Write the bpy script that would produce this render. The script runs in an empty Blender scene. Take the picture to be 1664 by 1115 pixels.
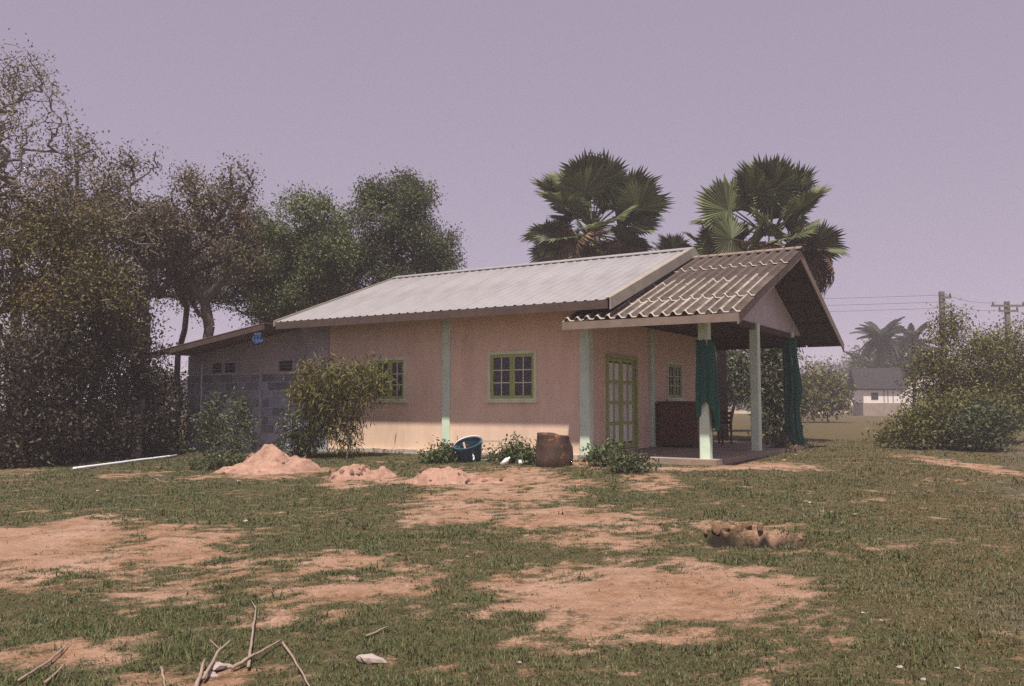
import bpy, math, random
import numpy as np

# ---------------------------------------------------------------- camera, sky, sun, exposure
SC = bpy.context.scene
COL = SC.collection
R = math.radians
CAM_Z = 1.45
cam = bpy.data.cameras.new('camera'); cam_o = bpy.data.objects.new('camera', cam); COL.objects.link(cam_o)
cam.sensor_fit = 'HORIZONTAL'; cam.sensor_width = 36.0; cam.lens = 1400 / 1664 * 36
cam.clip_start = 0.1; cam.clip_end = 9000
cam_o.location = (0, 0, CAM_Z); cam_o.rotation_euler = (R(94.0), 0, 0)
SC.camera = cam_o

SUN_DIR = np.array([-0.181, -1.062, 2.43]); SUN_DIR /= np.linalg.norm(SUN_DIR)     # towards the sun
SUN_EL = math.asin(SUN_DIR[2]); SUN_AZ = math.atan2(SUN_DIR[0], SUN_DIR[1])          # clockwise from +Y
world = bpy.data.worlds.new('World'); SC.world = world; world.use_nodes = True
wn, wl = world.node_tree.nodes, world.node_tree.links
wn.clear()
sky = wn.new('ShaderNodeTexSky'); sky.sky_type = 'NISHITA'; sky.sun_disc = False
sky.sun_elevation = SUN_EL; sky.sun_rotation = SUN_AZ
sky.air_density = 1.0; sky.dust_density = 2.5; sky.ozone_density = 1.0
# hazy lavender sky: the Nishita luminance evened out by thick haze, tinted like the photograph's air
bw = wn.new('ShaderNodeRGBToBW'); pw = wn.new('ShaderNodeMath'); pw.operation = 'POWER'; pw.inputs[1].default_value = 0.22
tint = wn.new('ShaderNodeMix'); tint.data_type = 'RGBA'; tint.blend_type = 'MULTIPLY'
tint.inputs[0].default_value = 1.0; tint.inputs[7].default_value = (1.50, 1.31, 1.76, 1)
bg = wn.new('ShaderNodeBackground'); bg.inputs[1].default_value = 0.15
wo = wn.new('ShaderNodeOutputWorld')
wl.new(sky.outputs[0], bw.inputs[0]); wl.new(bw.outputs[0], pw.inputs[0]); wl.new(pw.outputs[0], tint.inputs[6])
wl.new(tint.outputs[2], bg.inputs[0]); wl.new(bg.outputs[0], wo.inputs[0])

sun = bpy.data.lights.new('sun', 'SUN'); sun_o = bpy.data.objects.new('sun', sun); COL.objects.link(sun_o)
sun.energy = 5.0; sun.angle = R(1.2); sun.color = (1.0, 0.92, 0.80)
sun_o.location = (-3, -12, 40)
sun_o.rotation_euler = (math.pi / 2 - SUN_EL, 0, math.pi - SUN_AZ)
SC.view_settings.view_transform = 'Standard'; SC.view_settings.look = 'None'
SC.view_settings.exposure = 0.45; SC.view_settings.gamma = 1.0; SC.view_settings.use_curve_mapping = False
SC.cycles.use_denoising = False
SC.cycles.max_bounces = 6; SC.cycles.diffuse_bounces = 3; SC.cycles.transparent_max_bounces = 12
SC.cycles.volume_bounces = 1

# ---------------------------------------------------------------- frames of reference
HA = R(31.5)                                             # the house is turned by this much
HO = np.array([1.58857, 18.81159, 0.0])                  # front corner of the house beside the porch
HU = np.array([math.cos(HA), -math.sin(HA), 0]); HV = np.array([math.sin(HA), math.cos(HA), 0])
FLOOR = 0.35
def hw(u, v, z=0.0): return HO + HU * u + HV * v + np.array([0, 0, z])
_p = R(4.0)
def at(px, py, d):
    """world point at distance d (metres along the ground) seen at that place of the 1664 x 1115 photograph"""
    dx, dy, f = px - 832.0, 557.5 - py, 1400.0
    y = f * math.cos(_p) - dy * math.sin(_p); z = f * math.sin(_p) + dy * math.cos(_p)
    return np.array([dx * d / y, d, CAM_Z + z * d / y])

# ---------------------------------------------------------------- noise and terrain height
def _hash(ix, iy, s):
    n = (ix.astype(np.int64) * 374761393 + iy.astype(np.int64) * 668265263 + s * 1442695041) & 0xffffffff
    n = ((n ^ (n >> 13)) * 1274126177) & 0xffffffff
    return ((n ^ (n >> 16)) & 0xffff) / 65535.0
def vnoise(x, y, s=0):
    x = np.asarray(x, float); y = np.asarray(y, float)
    ix, iy = np.floor(x), np.floor(y); fx, fy = x - ix, y - iy
    fx = fx * fx * (3 - 2 * fx); fy = fy * fy * (3 - 2 * fy)
    a, b = _hash(ix, iy, s), _hash(ix + 1, iy, s); c, d = _hash(ix, iy + 1, s), _hash(ix + 1, iy + 1, s)
    return (a * (1 - fx) + b * fx) * (1 - fy) + (c * (1 - fx) + d * fx) * fy
def fbm(x, y, s=0, o=4):
    t, a, n = 0, 1.0, 0
    for k in range(o):
        t = t + a * vnoise(np.asarray(x) * 2 ** k, np.asarray(y) * 2 ** k, s + 17 * k); n += a; a *= 0.55
    return t / n
def sstep(a, b, x):
    t = np.clip((np.asarray(x, float) - a) / (b - a), 0, 1); return t * t * (3 - 2 * t)
PIT = (2.62, 9.45)
def gz(x, y):
    x = np.asarray(x, float); y = np.asarray(y, float)
    dx, dy = x - HO[0], y - HO[1]
    u = dx * HU[0] + dy * HU[1]; v = dx * HV[0] + dy * HV[1]
    du = np.maximum(np.maximum(-13.6 - u, u - 3.0), 0); dv = np.maximum(np.maximum(-v, v - 7.6), 0)
    dist = np.hypot(du, dv)
    amp = 0.02 + 0.2 * sstep(-12, -6, u)
    z = amp * (1 - sstep(0.6, 6.0, dist))
    rr = np.hypot(x, y)
    near = 1 - sstep(30, 60, rr)
    z = z + (fbm(x * 0.35, y * 0.35, 3) - 0.5) * 0.16 * near * sstep(0.3, 2.5, dist)
    z = z + (fbm(x * 2.2, y * 2.2, 5, 3) - 0.5) * 0.05 * near * sstep(0.1, 1.0, dist)
    z = z + 0.12 * sstep(25, 60, rr)
    # the dug hollow: steep far edge, gentle near edge
    px, py = x - PIT[0], y - PIT[1]
    edge = 0.16 + 0.03 * np.sin(px * 9) + 0.025 * np.sin(px * 23 + 1)
    w = np.clip(1 - (np.abs(px) / 0.6) ** 4, 0, 1)
    pit = w * sstep(-0.6, -0.2, py) * (1 - sstep(edge, edge + 0.08, py))
    z = z - 0.26 * pit
    lip = w * sstep(edge, edge + 0.08, py) * (1 - sstep(edge + 0.12, edge + 0.5, py))
    return z + 0.06 * lip
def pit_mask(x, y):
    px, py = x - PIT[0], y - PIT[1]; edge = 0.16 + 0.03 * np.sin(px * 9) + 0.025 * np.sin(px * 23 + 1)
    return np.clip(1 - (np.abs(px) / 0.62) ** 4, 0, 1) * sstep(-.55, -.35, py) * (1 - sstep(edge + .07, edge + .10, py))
def gpt(x, y, dz=0.0): return np.array([x, y, float(gz(x, y)) + dz])
def ground_at(px, py):
    """where the ray through that place meets the terrain"""
    dx, dy, f = px - 832.0, 557.5 - py, 1400.0
    d = np.array([dx, f * math.cos(_p) - dy * math.sin(_p), f * math.sin(_p) + dy * math.cos(_p)])
    t = CAM_Z / -d[2]
    for _ in range(12):
        p = d * t; t = (CAM_Z - float(gz(p[0], p[1]))) / -d[2]
    return gpt(d[0] * t, d[1] * t)

# ---------------------------------------------------------------- materials
MATS = {}
def mat(name, col, rough=0.8, var=0.25, scale=3.0, bump=0.0, bscale=40.0, col2=None, mixscale=None, mixlo=.45, mixhi=.6,
        metallic=0.0, spec=0.3, island=0.0, transl=0.0, coords='Object', randobj=0.0, stretch=None):
    m = bpy.data.materials.new(name); m.use_nodes = True
    nt = m.node_tree; n, l = nt.nodes, nt.links; n.clear()
    out = n.new('ShaderNodeOutputMaterial'); b = n.new('ShaderNodeBsdfPrincipled')
    b.inputs['Roughness'].default_value = rough; b.inputs['Metallic'].default_value = metallic
    b.inputs['Specular IOR Level'].default_value = spec
    tc = n.new('ShaderNodeTexCoord'); co = tc.outputs[coords]
    if stretch:
        mpn = n.new('ShaderNodeMapping'); mpn.inputs['Scale'].default_value = stretch; l.new(co, mpn.inputs['Vector']); co = mpn.outputs[0]
    ns = n.new('ShaderNodeTexNoise'); ns.inputs['Scale'].default_value = scale; ns.inputs['Detail'].default_value = 6
    ns.inputs['Roughness'].default_value = .65; l.new(co, ns.inputs['Vector'])
    mr = n.new('ShaderNodeMapRange'); mr.inputs[1].default_value = .25; mr.inputs[2].default_value = .75
    mr.inputs[3].default_value = 1 - var; mr.inputs[4].default_value = 1 + var; l.new(ns.outputs['Fac'], mr.inputs[0])
    base = n.new('ShaderNodeRGB'); base.outputs[0].default_value = (*col, 1); cur = base.outputs[0]
    if col2 is not None:
        n2 = n.new('ShaderNodeTexNoise'); n2.inputs['Scale'].default_value = mixscale or scale * .5; n2.inputs['Detail'].default_value = 8
        n2.inputs['Roughness'].default_value = .7; l.new(co, n2.inputs['Vector'])
        r2 = n.new('ShaderNodeMapRange'); r2.inputs[1].default_value = mixlo; r2.inputs[2].default_value = mixhi; l.new(n2.outputs['Fac'], r2.inputs[0])
        mx = n.new('ShaderNodeMix'); mx.data_type = 'RGBA'; l.new(r2.outputs[0], mx.inputs[0]); l.new(cur, mx.inputs[6])
        mx.inputs[7].default_value = (*col2, 1); cur = mx.outputs[2]
    vm = n.new('ShaderNodeVectorMath'); vm.operation = 'SCALE'; l.new(cur, vm.inputs[0]); l.new(mr.outputs[0], vm.inputs['Scale']); cur = vm.outputs[0]
    def scaled(src, amount, cur):
        m2 = n.new('ShaderNodeMapRange'); m2.inputs[3].default_value = 1 - amount; m2.inputs[4].default_value = 1 + amount; l.new(src, m2.inputs[0])
        v2 = n.new('ShaderNodeVectorMath'); v2.operation = 'SCALE'; l.new(cur, v2.inputs[0]); l.new(m2.outputs[0], v2.inputs['Scale']); return v2.outputs[0]
    if island:
        g = n.new('ShaderNodeNewGeometry'); cur = scaled(g.outputs['Random Per Island'], island, cur)
    if randobj:
        oi = n.new('ShaderNodeObjectInfo'); cur = scaled(oi.outputs['Random'], randobj, cur)
    l.new(cur, b.inputs['Base Color'])
    if bump:
        nb = n.new('ShaderNodeTexNoise'); nb.inputs['Scale'].default_value = bscale; nb.inputs['Detail'].default_value = 5; l.new(co, nb.inputs['Vector'])
        bp = n.new('ShaderNodeBump'); bp.inputs['Strength'].default_value = bump; bp.inputs['Distance'].default_value = .02
        l.new(nb.outputs['Fac'], bp.inputs['Height']); l.new(bp.outputs[0], b.inputs['Normal'])
    if transl:
        tr = n.new('ShaderNodeBsdfTranslucent'); l.new(cur, tr.inputs[0]); ms = n.new('ShaderNodeMixShader'); ms.inputs[0].default_value = transl
        l.new(b.outputs[0], ms.inputs[1]); l.new(tr.outputs[0], ms.inputs[2]); l.new(ms.outputs[0], out.inputs[0])
    else:
        l.new(b.outputs[0], out.inputs[0])
    MATS[name] = m; return m

def leafmat(name, col, dead=None, deadlo=.5, deadhi=.65, transl=.25):
    return mat(name, col, .55, .15, .6, col2=dead, mixscale=.8, mixlo=deadlo, mixhi=deadhi, island=.55, transl=transl, spec=.25)

mat('pink_plaster', (.74, .54, .41), .9, .10, 1.6, .15, 60, col2=(.60, .44, .335), mixscale=1.1, mixlo=.50, mixhi=.75, stretch=(1.6, 1.6, .55))
mat('inner_plaster', (.30, .22, .19), .95, .1, 1.0)
mat('mint_paint', (.58, .70, .56), .75, .14, 3.0, .1, 50, col2=(.40, .50, .36), mixscale=2.5, mixlo=.55, mixhi=.75)
mat('green_paint', (.36, .42, .14), .6, .2, 6.0)
mat('pale_trim', (.66, .70, .48), .7, .15, 5.0)
mat('door_panel', (.74, .71, .66), .5, .15, 3.0, randobj=.12)
mat('footing', (.45, .38, .33), .95, .25, 5.0, .5, 25)
mat('zinc_roof', (.30, .285, .295), .5, .10, .9, col2=(.25, .235, .24), mixscale=.6, metallic=.15, spec=.4, randobj=.035)
mat('zinc_trim', (.27, .235, .20), .65, .2, 4.0)
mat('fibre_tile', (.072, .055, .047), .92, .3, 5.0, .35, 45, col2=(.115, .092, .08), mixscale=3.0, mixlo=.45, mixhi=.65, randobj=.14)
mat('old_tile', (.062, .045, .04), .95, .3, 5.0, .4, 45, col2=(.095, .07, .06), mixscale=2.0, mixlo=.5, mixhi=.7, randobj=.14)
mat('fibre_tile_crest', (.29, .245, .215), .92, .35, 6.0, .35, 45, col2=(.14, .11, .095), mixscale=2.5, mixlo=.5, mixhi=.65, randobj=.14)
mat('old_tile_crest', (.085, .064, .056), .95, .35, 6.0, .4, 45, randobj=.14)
mat('tile_edge', (.42, .36, .32), .9, .2, 12.0)
mat('fascia_wood', (.20, .15, .125), .9, .25, 4.0)
mat('dark_wood', (.075, .05, .042), .9, .3, 4.0)
mat('gable_board', (.52, .46, .46), .85, .12, 1.5)
mat('concrete', (.25, .205, .175), .95, .25, 2.0, .3, 30, col2=(.33, .24, .18), mixscale=1.2)
mat('grey_block', (.27, .29, .365), .95, .22, 5.0, .35, 60, col2=(.19, .21, .26), mixscale=1.3, mixlo=.45, mixhi=.65, randobj=.42)
mat('mortar', (.80, .66, .62), .95, .2, 6.0, .2, 60)
mat('block_plaster', (.46, .40, .41), .95, .15, 1.5, .25, 40, col2=(.31, .30, .34), mixscale=1.0)
mat('dark_void', (.02, .018, .02), .9, .1)
mat('old_sheet', (.16, .10, .09), .8, .25, 2.0)
mat('cabinet_wood', (.125, .055, .035), .6, .35, 3.0, randobj=.15)
mat('rust', (.075, .046, .036), .85, .3, 8.0, .4, 35, col2=(.36, .15, .045), mixscale=3.2, mixlo=.58, mixhi=.68)
mat('blue_plastic', (.035, .075, .13), .5, .3, 9.0, col2=(.03, .10, .095), mixscale=6)
mat('white_plastic', (.78, .76, .74), .4, .06, 6.0)
mat('pvc', (.76, .78, .84), .35, .05, 3.0)
mat('wire', (.30, .29, .28), .5, .1, metallic=.4)
mat('power_cable', (.10, .09, .09), .8, .1)
mat('soil', (.34, .205, .155), .97, .28, 5.0, 1.0, 22, col2=(.22, .125, .09), mixscale=4.0, mixlo=.45, mixhi=.65)
mat('clod', (.30, .18, .115), .97, .25, 6.0, .8, 25)
mat('pale_stone', (.36, .30, .275), .9, .2, 20.0, .3, 40)
mat('bark', (.10, .082, .07), .95, .3, 6.0, .5, 30)
mat('grey_twig', (.21, .175, .155), .95, .25, 4.0)
mat('dry_branch', (.27, .20, .165), .9, .25, 14.0, .3, 50)
mat('palm_trunk', (.085, .068, .06), .95, .35, 5.0, .6, 20)
mat('concrete_post', (.27, .24, .22), .95, .2, 3.0)
mat('white_wall', (.72, .65, .62), .9, .1, .6)
mat('hut_roof', (.018, .014, .017), .85, .2, 1.0)
mat('weather_pole', (.15, .125, .11), .9, .2, 3.0)
mat('insulator', (.10, .07, .06), .4, .1)
leafmat('leaf_dusty', (0.122, 0.107, 0.062), (0.167, 0.104, 0.065))
leafmat('leaf_olive', (0.114, 0.100, 0.037), (0.154, 0.098, 0.042))
leafmat('leaf_green', (0.113, 0.137, 0.058), (0.148, 0.109, 0.062), .55, .75)
leafmat('leaf_dark', (0.092, 0.107, 0.057), (0.134, 0.095, 0.062), .55, .75)
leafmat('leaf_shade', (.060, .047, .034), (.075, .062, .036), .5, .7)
leafmat('leaf_shrub', (0.081, 0.097, 0.047), (0.117, 0.108, 0.068), .6, .8)
leafmat('leaf_fresh', (0.077, 0.108, 0.041), (0.117, 0.126, 0.063), .6, .8)
leafmat('leaf_bush', (0.122, 0.119, 0.035), (0.179, 0.128, 0.044), .52, .7)
leafmat('leaf_far', (0.056, 0.064, 0.043), (0.072, 0.064, 0.046), .6, .8)
leafmat('leaf_litter', (.10, .075, .05), (.15, .11, .07))
leafmat('leaf_fan', (0.100, 0.117, 0.048), (0.127, 0.107, 0.048), .6, .8, .2)
leafmat('leaf_fan_dead', (0.160, 0.094, 0.050), (0.220, 0.138, 0.077), .5, .7, .15)
leafmat('leaf_coconut', (0.028, 0.038, 0.026), None)
leafmat('net_green', (.014, .12, .085), (.025, .15, .11), .5, .7, .3)

def glassmat():
    m = bpy.data.materials.new('window_glass'); m.use_nodes = True; n, l = m.node_tree.nodes, m.node_tree.links; n.clear()
    out = n.new('ShaderNodeOutputMaterial'); t = n.new('ShaderNodeBsdfTransparent'); t.inputs[0].default_value = (.45, .44, .47, 1)
    g = n.new('ShaderNodeBsdfGlossy'); g.inputs['Roughness'].default_value = .08; g.inputs[0].default_value = (.8, .8, .85, 1)
    fr = n.new('ShaderNodeFresnel'); fr.inputs[0].default_value = 1.5; ms = n.new('ShaderNodeMixShader')
    l.new(fr.outputs[0], ms.inputs[0]); l.new(t.outputs[0], ms.inputs[1]); l.new(g.outputs[0], ms.inputs[2]); l.new(ms.outputs[0], out.inputs[0])
    MATS['glass'] = m
glassmat()

# ---------------------------------------------------------------- mesh helpers
class MB:
    def __init__(s): s.v = []; s.f = []; s.mi = []; s.cur = 0
    def add(s, vs, fs):
        o = len(s.v); s.v.extend([tuple(map(float, p)) for p in vs])
        for f in fs: s.f.append([o + i for i in f]); s.mi.append(s.cur)
        return s
    def box(s, x0, x1, y0, y1, z0, z1):
        return s.add([(x0, y0, z0), (x1, y0, z0), (x1, y1, z0), (x0, y1, z0), (x0, y0, z1), (x1, y0, z1), (x1, y1, z1), (x0, y1, z1)],
                     [(3, 2, 1, 0), (4, 5, 6, 7), (0, 1, 5, 4), (1, 2, 6, 5), (2, 3, 7, 6), (3, 0, 4, 7)])
    def tube(s, pts, radii, sides=6, cap=True):
        pts = [np.asarray(p, float) for p in pts]
        if np.isscalar(radii): radii = [radii] * len(pts)
        vs, fs = [], []
        for i, p in enumerate(pts):
            t = pts[min(i + 1, len(pts) - 1)] - pts[max(i - 1, 0)]; t = t / (np.linalg.norm(t) + 1e-9)
            a = np.array([0, 0, 1.0]) if abs(t[2]) < .9 else np.array([1.0, 0, 0])
            e1 = np.cross(t, a); e1 /= np.linalg.norm(e1); e2 = np.cross(t, e1)
            for k in range(sides):
                w = 2 * math.pi * k / sides; vs.append(p + radii[i] * (math.cos(w) * e1 + math.sin(w) * e2))
        for i in range(len(pts) - 1):
            for k in range(sides):
                a, b = i * sides + k, i * sides + (k + 1) % sides; fs.append((a, a + sides, b + sides, b))
        if cap: fs.append(tuple(range(sides))); fs.append(tuple(range((len(pts) - 1) * sides, len(pts) * sides))[::-1])
        return s.add(vs, fs)
    def prism(s, poly, axis, a0, a1):
        """poly: 2D points extruded along axis 0/1/2 (the other two axes in order)"""
        n = len(poly); vs = []
        for a in (a0, a1):
            for p in poly: q = list(p); q.insert(axis, a); vs.append(q)
        fs = [tuple(range(n))[::-1], tuple(range(n, 2 * n))] + [(i, (i + 1) % n, n + (i + 1) % n, n + i) for i in range(n)]
        return s.add(vs, fs)
    def mesh(s, name, mats, smooth=False):
        me = bpy.data.meshes.new(name); me.from_pydata(s.v, [], s.f)
        for m in ([mats] if isinstance(mats, str) else mats): me.materials.append(MATS[m])
        if max(s.mi, default=0) > 0: me.polygons.foreach_set('material_index', s.mi)
        if smooth: me.polygons.foreach_set('use_smooth', [True] * len(s.f))
        me.update(); return me
    def build(s, name, mats, parent=None, smooth=False, loc=(0, 0, 0), fix=True):
        o = put(name, s.mesh(name, mats, smooth), parent, loc); return o

def put(name, me, parent=None, loc=(0, 0, 0), rot=(0, 0, 0), sc=1.0):
    o = bpy.data.objects.new(name, me); COL.objects.link(o)
    o.location = loc; o.rotation_euler = rot; o.scale = (sc, sc, sc) if np.isscalar(sc) else sc
    if parent is not None: o.parent = parent
    return o
def empty(name, loc=(0, 0, 0), rz=0): return put(name, None, None, loc, (0, 0, rz))
def tag(o, label=None, cat=None, group=None, kind=None):
    if label: o['label'] = label
    if cat: o['category'] = cat
    if group: o['group'] = group
    if kind: o['kind'] = kind
    return o
def quads_mesh(name, V, mats, idx=None, nper=4, smooth=False):
    """V: (n, nper, 3) separate polygons"""
    n = len(V); me = bpy.data.meshes.new(name); me.vertices.add(n * nper); me.vertices.foreach_set('co', np.asarray(V, np.float32).ravel())
    me.loops.add(n * nper); me.loops.foreach_set('vertex_index', np.arange(n * nper, dtype=np.int32))
    me.polygons.add(n); me.polygons.foreach_set('loop_start', np.arange(n, dtype=np.int32) * nper)
    for m in ([mats] if isinstance(mats, str) else mats): me.materials.append(MATS[m])
    if idx is not None: me.polygons.foreach_set('material_index', np.asarray(idx, np.int32))
    me.update(calc_edges=True); me.validate(); return me

def leaves(rng, centres, n, spread, length, width, droop=0.0, up=.35):
    """n rhombic leaves scattered round each centre -> (N,4,3)"""
    c = np.repeat(np.asarray(centres, float), n, 0); N = len(c)
    c = c + rng.normal(0, 1, (N, 3)) * np.asarray(spread)
    d = rng.normal(0, 1, (N, 3)); d[:, 2] -= droop; d /= np.linalg.norm(d, axis=1, keepdims=True)
    nrm = rng.normal(0, 1, (N, 3)); nrm[:, 2] += up * 2; s = np.cross(d, nrm); s /= np.linalg.norm(s, axis=1, keepdims=True) + 1e-9
    L = length * rng.uniform(.65, 1.3, (N, 1)); W = width * rng.uniform(.7, 1.25, (N, 1))
    fold = np.cross(s, d) * W * .25
    return np.stack([c, c + d * L * .5 + s * W * .5 + fold, c + d * L, c + d * L * .5 - s * W * .5 + fold], 1)

def branching(rng, start_nodes, targets, jitter=.12):
    """join every target to its nearest node, near ones first: a natural looking skeleton"""
    nodes = [np.asarray(p, float) for p in start_nodes]; parent = [-1] + list(range(len(nodes) - 1))
    root = nodes[-1]; T = np.asarray(targets, float)
    T = T[np.argsort(np.linalg.norm(T - root, axis=1))]
    P = np.array(nodes)
    first = max(1, len(nodes) // 2)
    for t in T:
        dd = np.linalg.norm(P[first:] - t, axis=1) + .35 * np.maximum(P[first:, 2] - t[2], 0)
        j = int(np.argmin(dd)) + first; a = P[j]; L = np.linalg.norm(t - a)
        k = max(1, int(L / .8)); last = j
        for q in range(1, k + 1):
            p = a + (t - a) * q / k
            if q < k: p = p + rng.normal(0, jitter, 3) * min(1, L) + np.array([0, 0, .1 * L * math.sin(math.pi * q / k)])
            P = np.vstack([P, p]); parent.append(last); last = len(P) - 1
    return P, parent

def skeleton_mesh(name, P, parent, r_tip, r_base, bark, skip=0, power=2.3):
    n = len(P); w = np.zeros(n); kids = [0] * n
    for i in range(n - 1, 0, -1):
        if kids[i] == 0: w[i] = 1.0
        w[parent[i]] += w[i]; kids[parent[i]] += 1
    rad = r_tip * w ** (1 / power); rad *= 1.0; rad = np.minimum(rad, r_base)
    mb = MB()
    for i in range(1, n):
        j = parent[i]; ra = min(rad[j], rad[i] * 1.5); sd = 3 if rad[i] < .02 else 5 if rad[i] < .06 else 8
        mb.tube([P[j], P[i]], [ra, rad[i]], sd, cap=False)
    return mb.mesh(name, bark, True), kids

def lobe_points(rng, c, r, n):
    out = []
    while len(out) < n:
        p = rng.uniform(-1, 1, 3)
        q = np.linalg.norm(p)
        if q < 1 and rng.random() < .25 + .75 * q: out.append(np.asarray(c) + p * np.asarray(r))
    return out

def make_tree(name, label, base, lobes, leaf, bark='bark', seed=1, trunk_r=.16, r_tip=.012, trunk_h=None, lean=(0, 0), n_leaf=30,
              leaf_spread=.28, leaf_len=.16, leaf_w=.07, group=None, cat='tree', keep=1.0, droop=.3, trunk_name='trunk', crown_name='crown', bare=0.0):
    rng = np.random.default_rng(seed); base = np.asarray(base, float)
    zmin = min(l[0][2] - l[1][2] for l in lobes); cen = np.mean([l[0] for l in lobes], 0)
    th = trunk_h if trunk_h else max(.5, zmin - base[2])
    k = max(3, int(th / .7)); tr = []
    for i in range(k + 1):
        t = i / k; tr.append(base + np.array([lean[0] * t * t, lean[1] * t * t, th * t]) + (rng.normal(0, .06, 3) * [1, 1, 0] if 0 < i else 0))
    pts = []
    for c, r, n in lobes: pts += lobe_points(rng, c, r, n)
    P, par = branching(rng, tr, pts)
    root = empty(name, tuple(base)); tag(root, label, cat, group)
    me, kids = skeleton_mesh(trunk_name, P - base, par, r_tip, trunk_r, bark)
    put(trunk_name, me, root)
    idx = [i for i in range(len(tr), len(P)) if rng.random() < keep]
    cs = P[idx] - base
    if bare:
        hi = cs[:, 2]; cut = hi.min() + (hi.max() - hi.min()) * (1 - bare); cs = cs[(hi < cut) | (rng.random(len(cs)) < .12)]
    V = leaves(rng, cs, n_leaf, leaf_spread, leaf_len, leaf_w, droop)
    put(crown_name, quads_mesh(crown_name, V, leaf), root)
    return root

# ---------------------------------------------------------------- ground
SOIL = [(0.96, 6.79, 1.04, 1.42, 1.0), (1.8, 7.23, 0.46, 1.21, 0.7), (-5.11, 9.26, 0.99, 1.6, 1.25), (-4.34, 7.48, 0.59, 0.79, 0.9), (-3.68, 8.55, 1.16, 1.52, 0.6),
        (-1.25, 7.51, 0.86, 0.93, 0.55), (-1.23, 6.34, 0.63, 0.57, 0.4), (-0.35, 14.6, 1.5, 3.2, 0.75), (0.77, 11.05, 0.87, 1.44, 0.78), (-0.82, 11.31, 0.89, 1.34, 0.55),
        (-2.74, 5.11, 0.47, 0.37, 0.6), (-1.85, 4.88, 0.52, 0.39, 0.65), (5.0, 17.2, 1.4, 1.2, 0.8), (9.93, 19.49, 0.84, 2.8, 0.7), (0.18, 5.23, 0.49, 0.36, 0.5),
        (2.41, 14.82, 0.64, 1.27, 0.5), (2.61, 10.05, 0.66, 0.5, 0.9), (-5.0, 17.6, 1.3, 1.2, 0.85), (-2.8, 15.8, 0.9, 1.0, 0.8), (-1.1, 15.0, 1.0, 1.1, 0.85),
        (1.9, 17.6, 0.92, 0.7, 0.7), (3.4, 16.6, 1.3, .55, 0.9), (-10.43, 17.99, 0.77, 1.25, 0.35), (1.18, 9.8, 0.84, 1.36, 0.42), (1.09, 5.93, 0.51, 0.66, 0.6),
        (-2.53, 7.35, 1.05, 0.76, 0.35), (-1.35, 4.82, 0.21, 0.33, 0.3), (-7.52, 17.2, 0.74, 0.86, 0.5)]
def soil_mask(x, y):
    m = np.zeros_like(np.asarray(x, float))
    wx = x + (fbm(x * 1.1, y * .8, 21) - .5) * 1.0; wy = y + (fbm(x * 1.1, y * .8, 31) - .5) * 1.2
    for cx, cy, rx, ry, s in SOIL:
        s = s * (1.3 if s < .72 else 1.0); q = np.hypot((wx - cx) / (rx * 1.2), (wy - cy) / (ry * 1.2)); m = np.maximum(m, s * (1 - sstep(.45, 1.15, q)))
    a, b = .96, .28
    su, sv = x * a + y * b, -x * b + y * a
    n = fbm(su * 1.6, sv * 2.6, 41, 5) - .5; n2 = fbm(su * 6.5, sv * 9, 47, 3) - .5
    n3 = fbm(x * 17, y * 17, 53, 2) - .5
    return np.clip(m * 1.02 + n * 1.35 + n2 * 1.5 + n3 * .8 - .04, 0, 1.3)
def gravel_mask(x, y):
    edge = 3.15 + (np.asarray(y) - 6) * .565 + (fbm(np.asarray(x) * .6, np.asarray(y) * .6, 61) - .5) * 1.6
    return sstep(-.5, .9, x - edge) * (1 - sstep(26, 34, y))
def dry_mask(x, y):
    return np.clip(sstep(-.2, 1.2, (np.asarray(x) - 1.5) / np.maximum(np.asarray(y), 3) * 3.2 - .2) * .7 + (fbm(np.asarray(x) * .7, np.asarray(y) * .7, 71) - .5) * 1.1 + .12 + .3 * sstep(19, 26, y), 0, 1)

def graded(lo, a, b, hi, step):
    mid = np.arange(a, b + 1e-6, step); out = [mid]; s, p, up = step, b, []
    while p < hi: s *= 1.35; p += s; up.append(p)
    s, p, dn = step, a, []
    while p > lo: s *= 1.35; p -= s; dn.append(p)
    return np.array(dn[::-1] + list(mid) + up)
gx = graded(-1200, -12, 13, 1200, .085); gy = graded(-150, 3.2, 21, 1500, .085)
X, Y = np.meshgrid(gx, gy); Z = gz(X, Y)
nx, ny = len(gx), len(gy)
me = bpy.data.meshes.new('ground'); me.vertices.add(nx * ny); me.vertices.foreach_set('co', np.stack([X, Y, Z], -1).astype(np.float32).ravel())
ii = (np.arange(ny - 1)[:, None] * nx + np.arange(nx - 1)[None, :]).ravel()
F = np.stack([ii, ii + 1, ii + nx + 1, ii + nx], 1)
me.loops.add(F.size); me.loops.foreach_set('vertex_index', F.ravel().astype(np.int32))
me.polygons.add(len(F)); me.polygons.foreach_set('loop_start', np.arange(len(F), dtype=np.int32) * 4); me.polygons.foreach_set('use_smooth', [True] * len(F))
me.update(calc_edges=True)
att = me.color_attributes.new('cover', 'FLOAT_COLOR', 'POINT')
far = 1 - sstep(19, 24, Y)
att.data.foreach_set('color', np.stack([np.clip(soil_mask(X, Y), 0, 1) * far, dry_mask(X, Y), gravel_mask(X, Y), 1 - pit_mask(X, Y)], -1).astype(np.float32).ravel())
gm = bpy.data.materials.new('ground_cover'); gm.use_nodes = True; n, l = gm.node_tree.nodes, gm.node_tree.links; n.clear()
out = n.new('ShaderNodeOutputMaterial'); b = n.new('ShaderNodeBsdfPrincipled'); b.inputs['Roughness'].default_value = .97; b.inputs['Specular IOR Level'].default_value = .1
va = n.new('ShaderNodeVertexColor'); va.layer_name = 'cover'; sp = n.new('ShaderNodeSeparateColor'); l.new(va.outputs[0], sp.inputs[0])
tc = n.new('ShaderNodeTexCoord')
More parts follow.
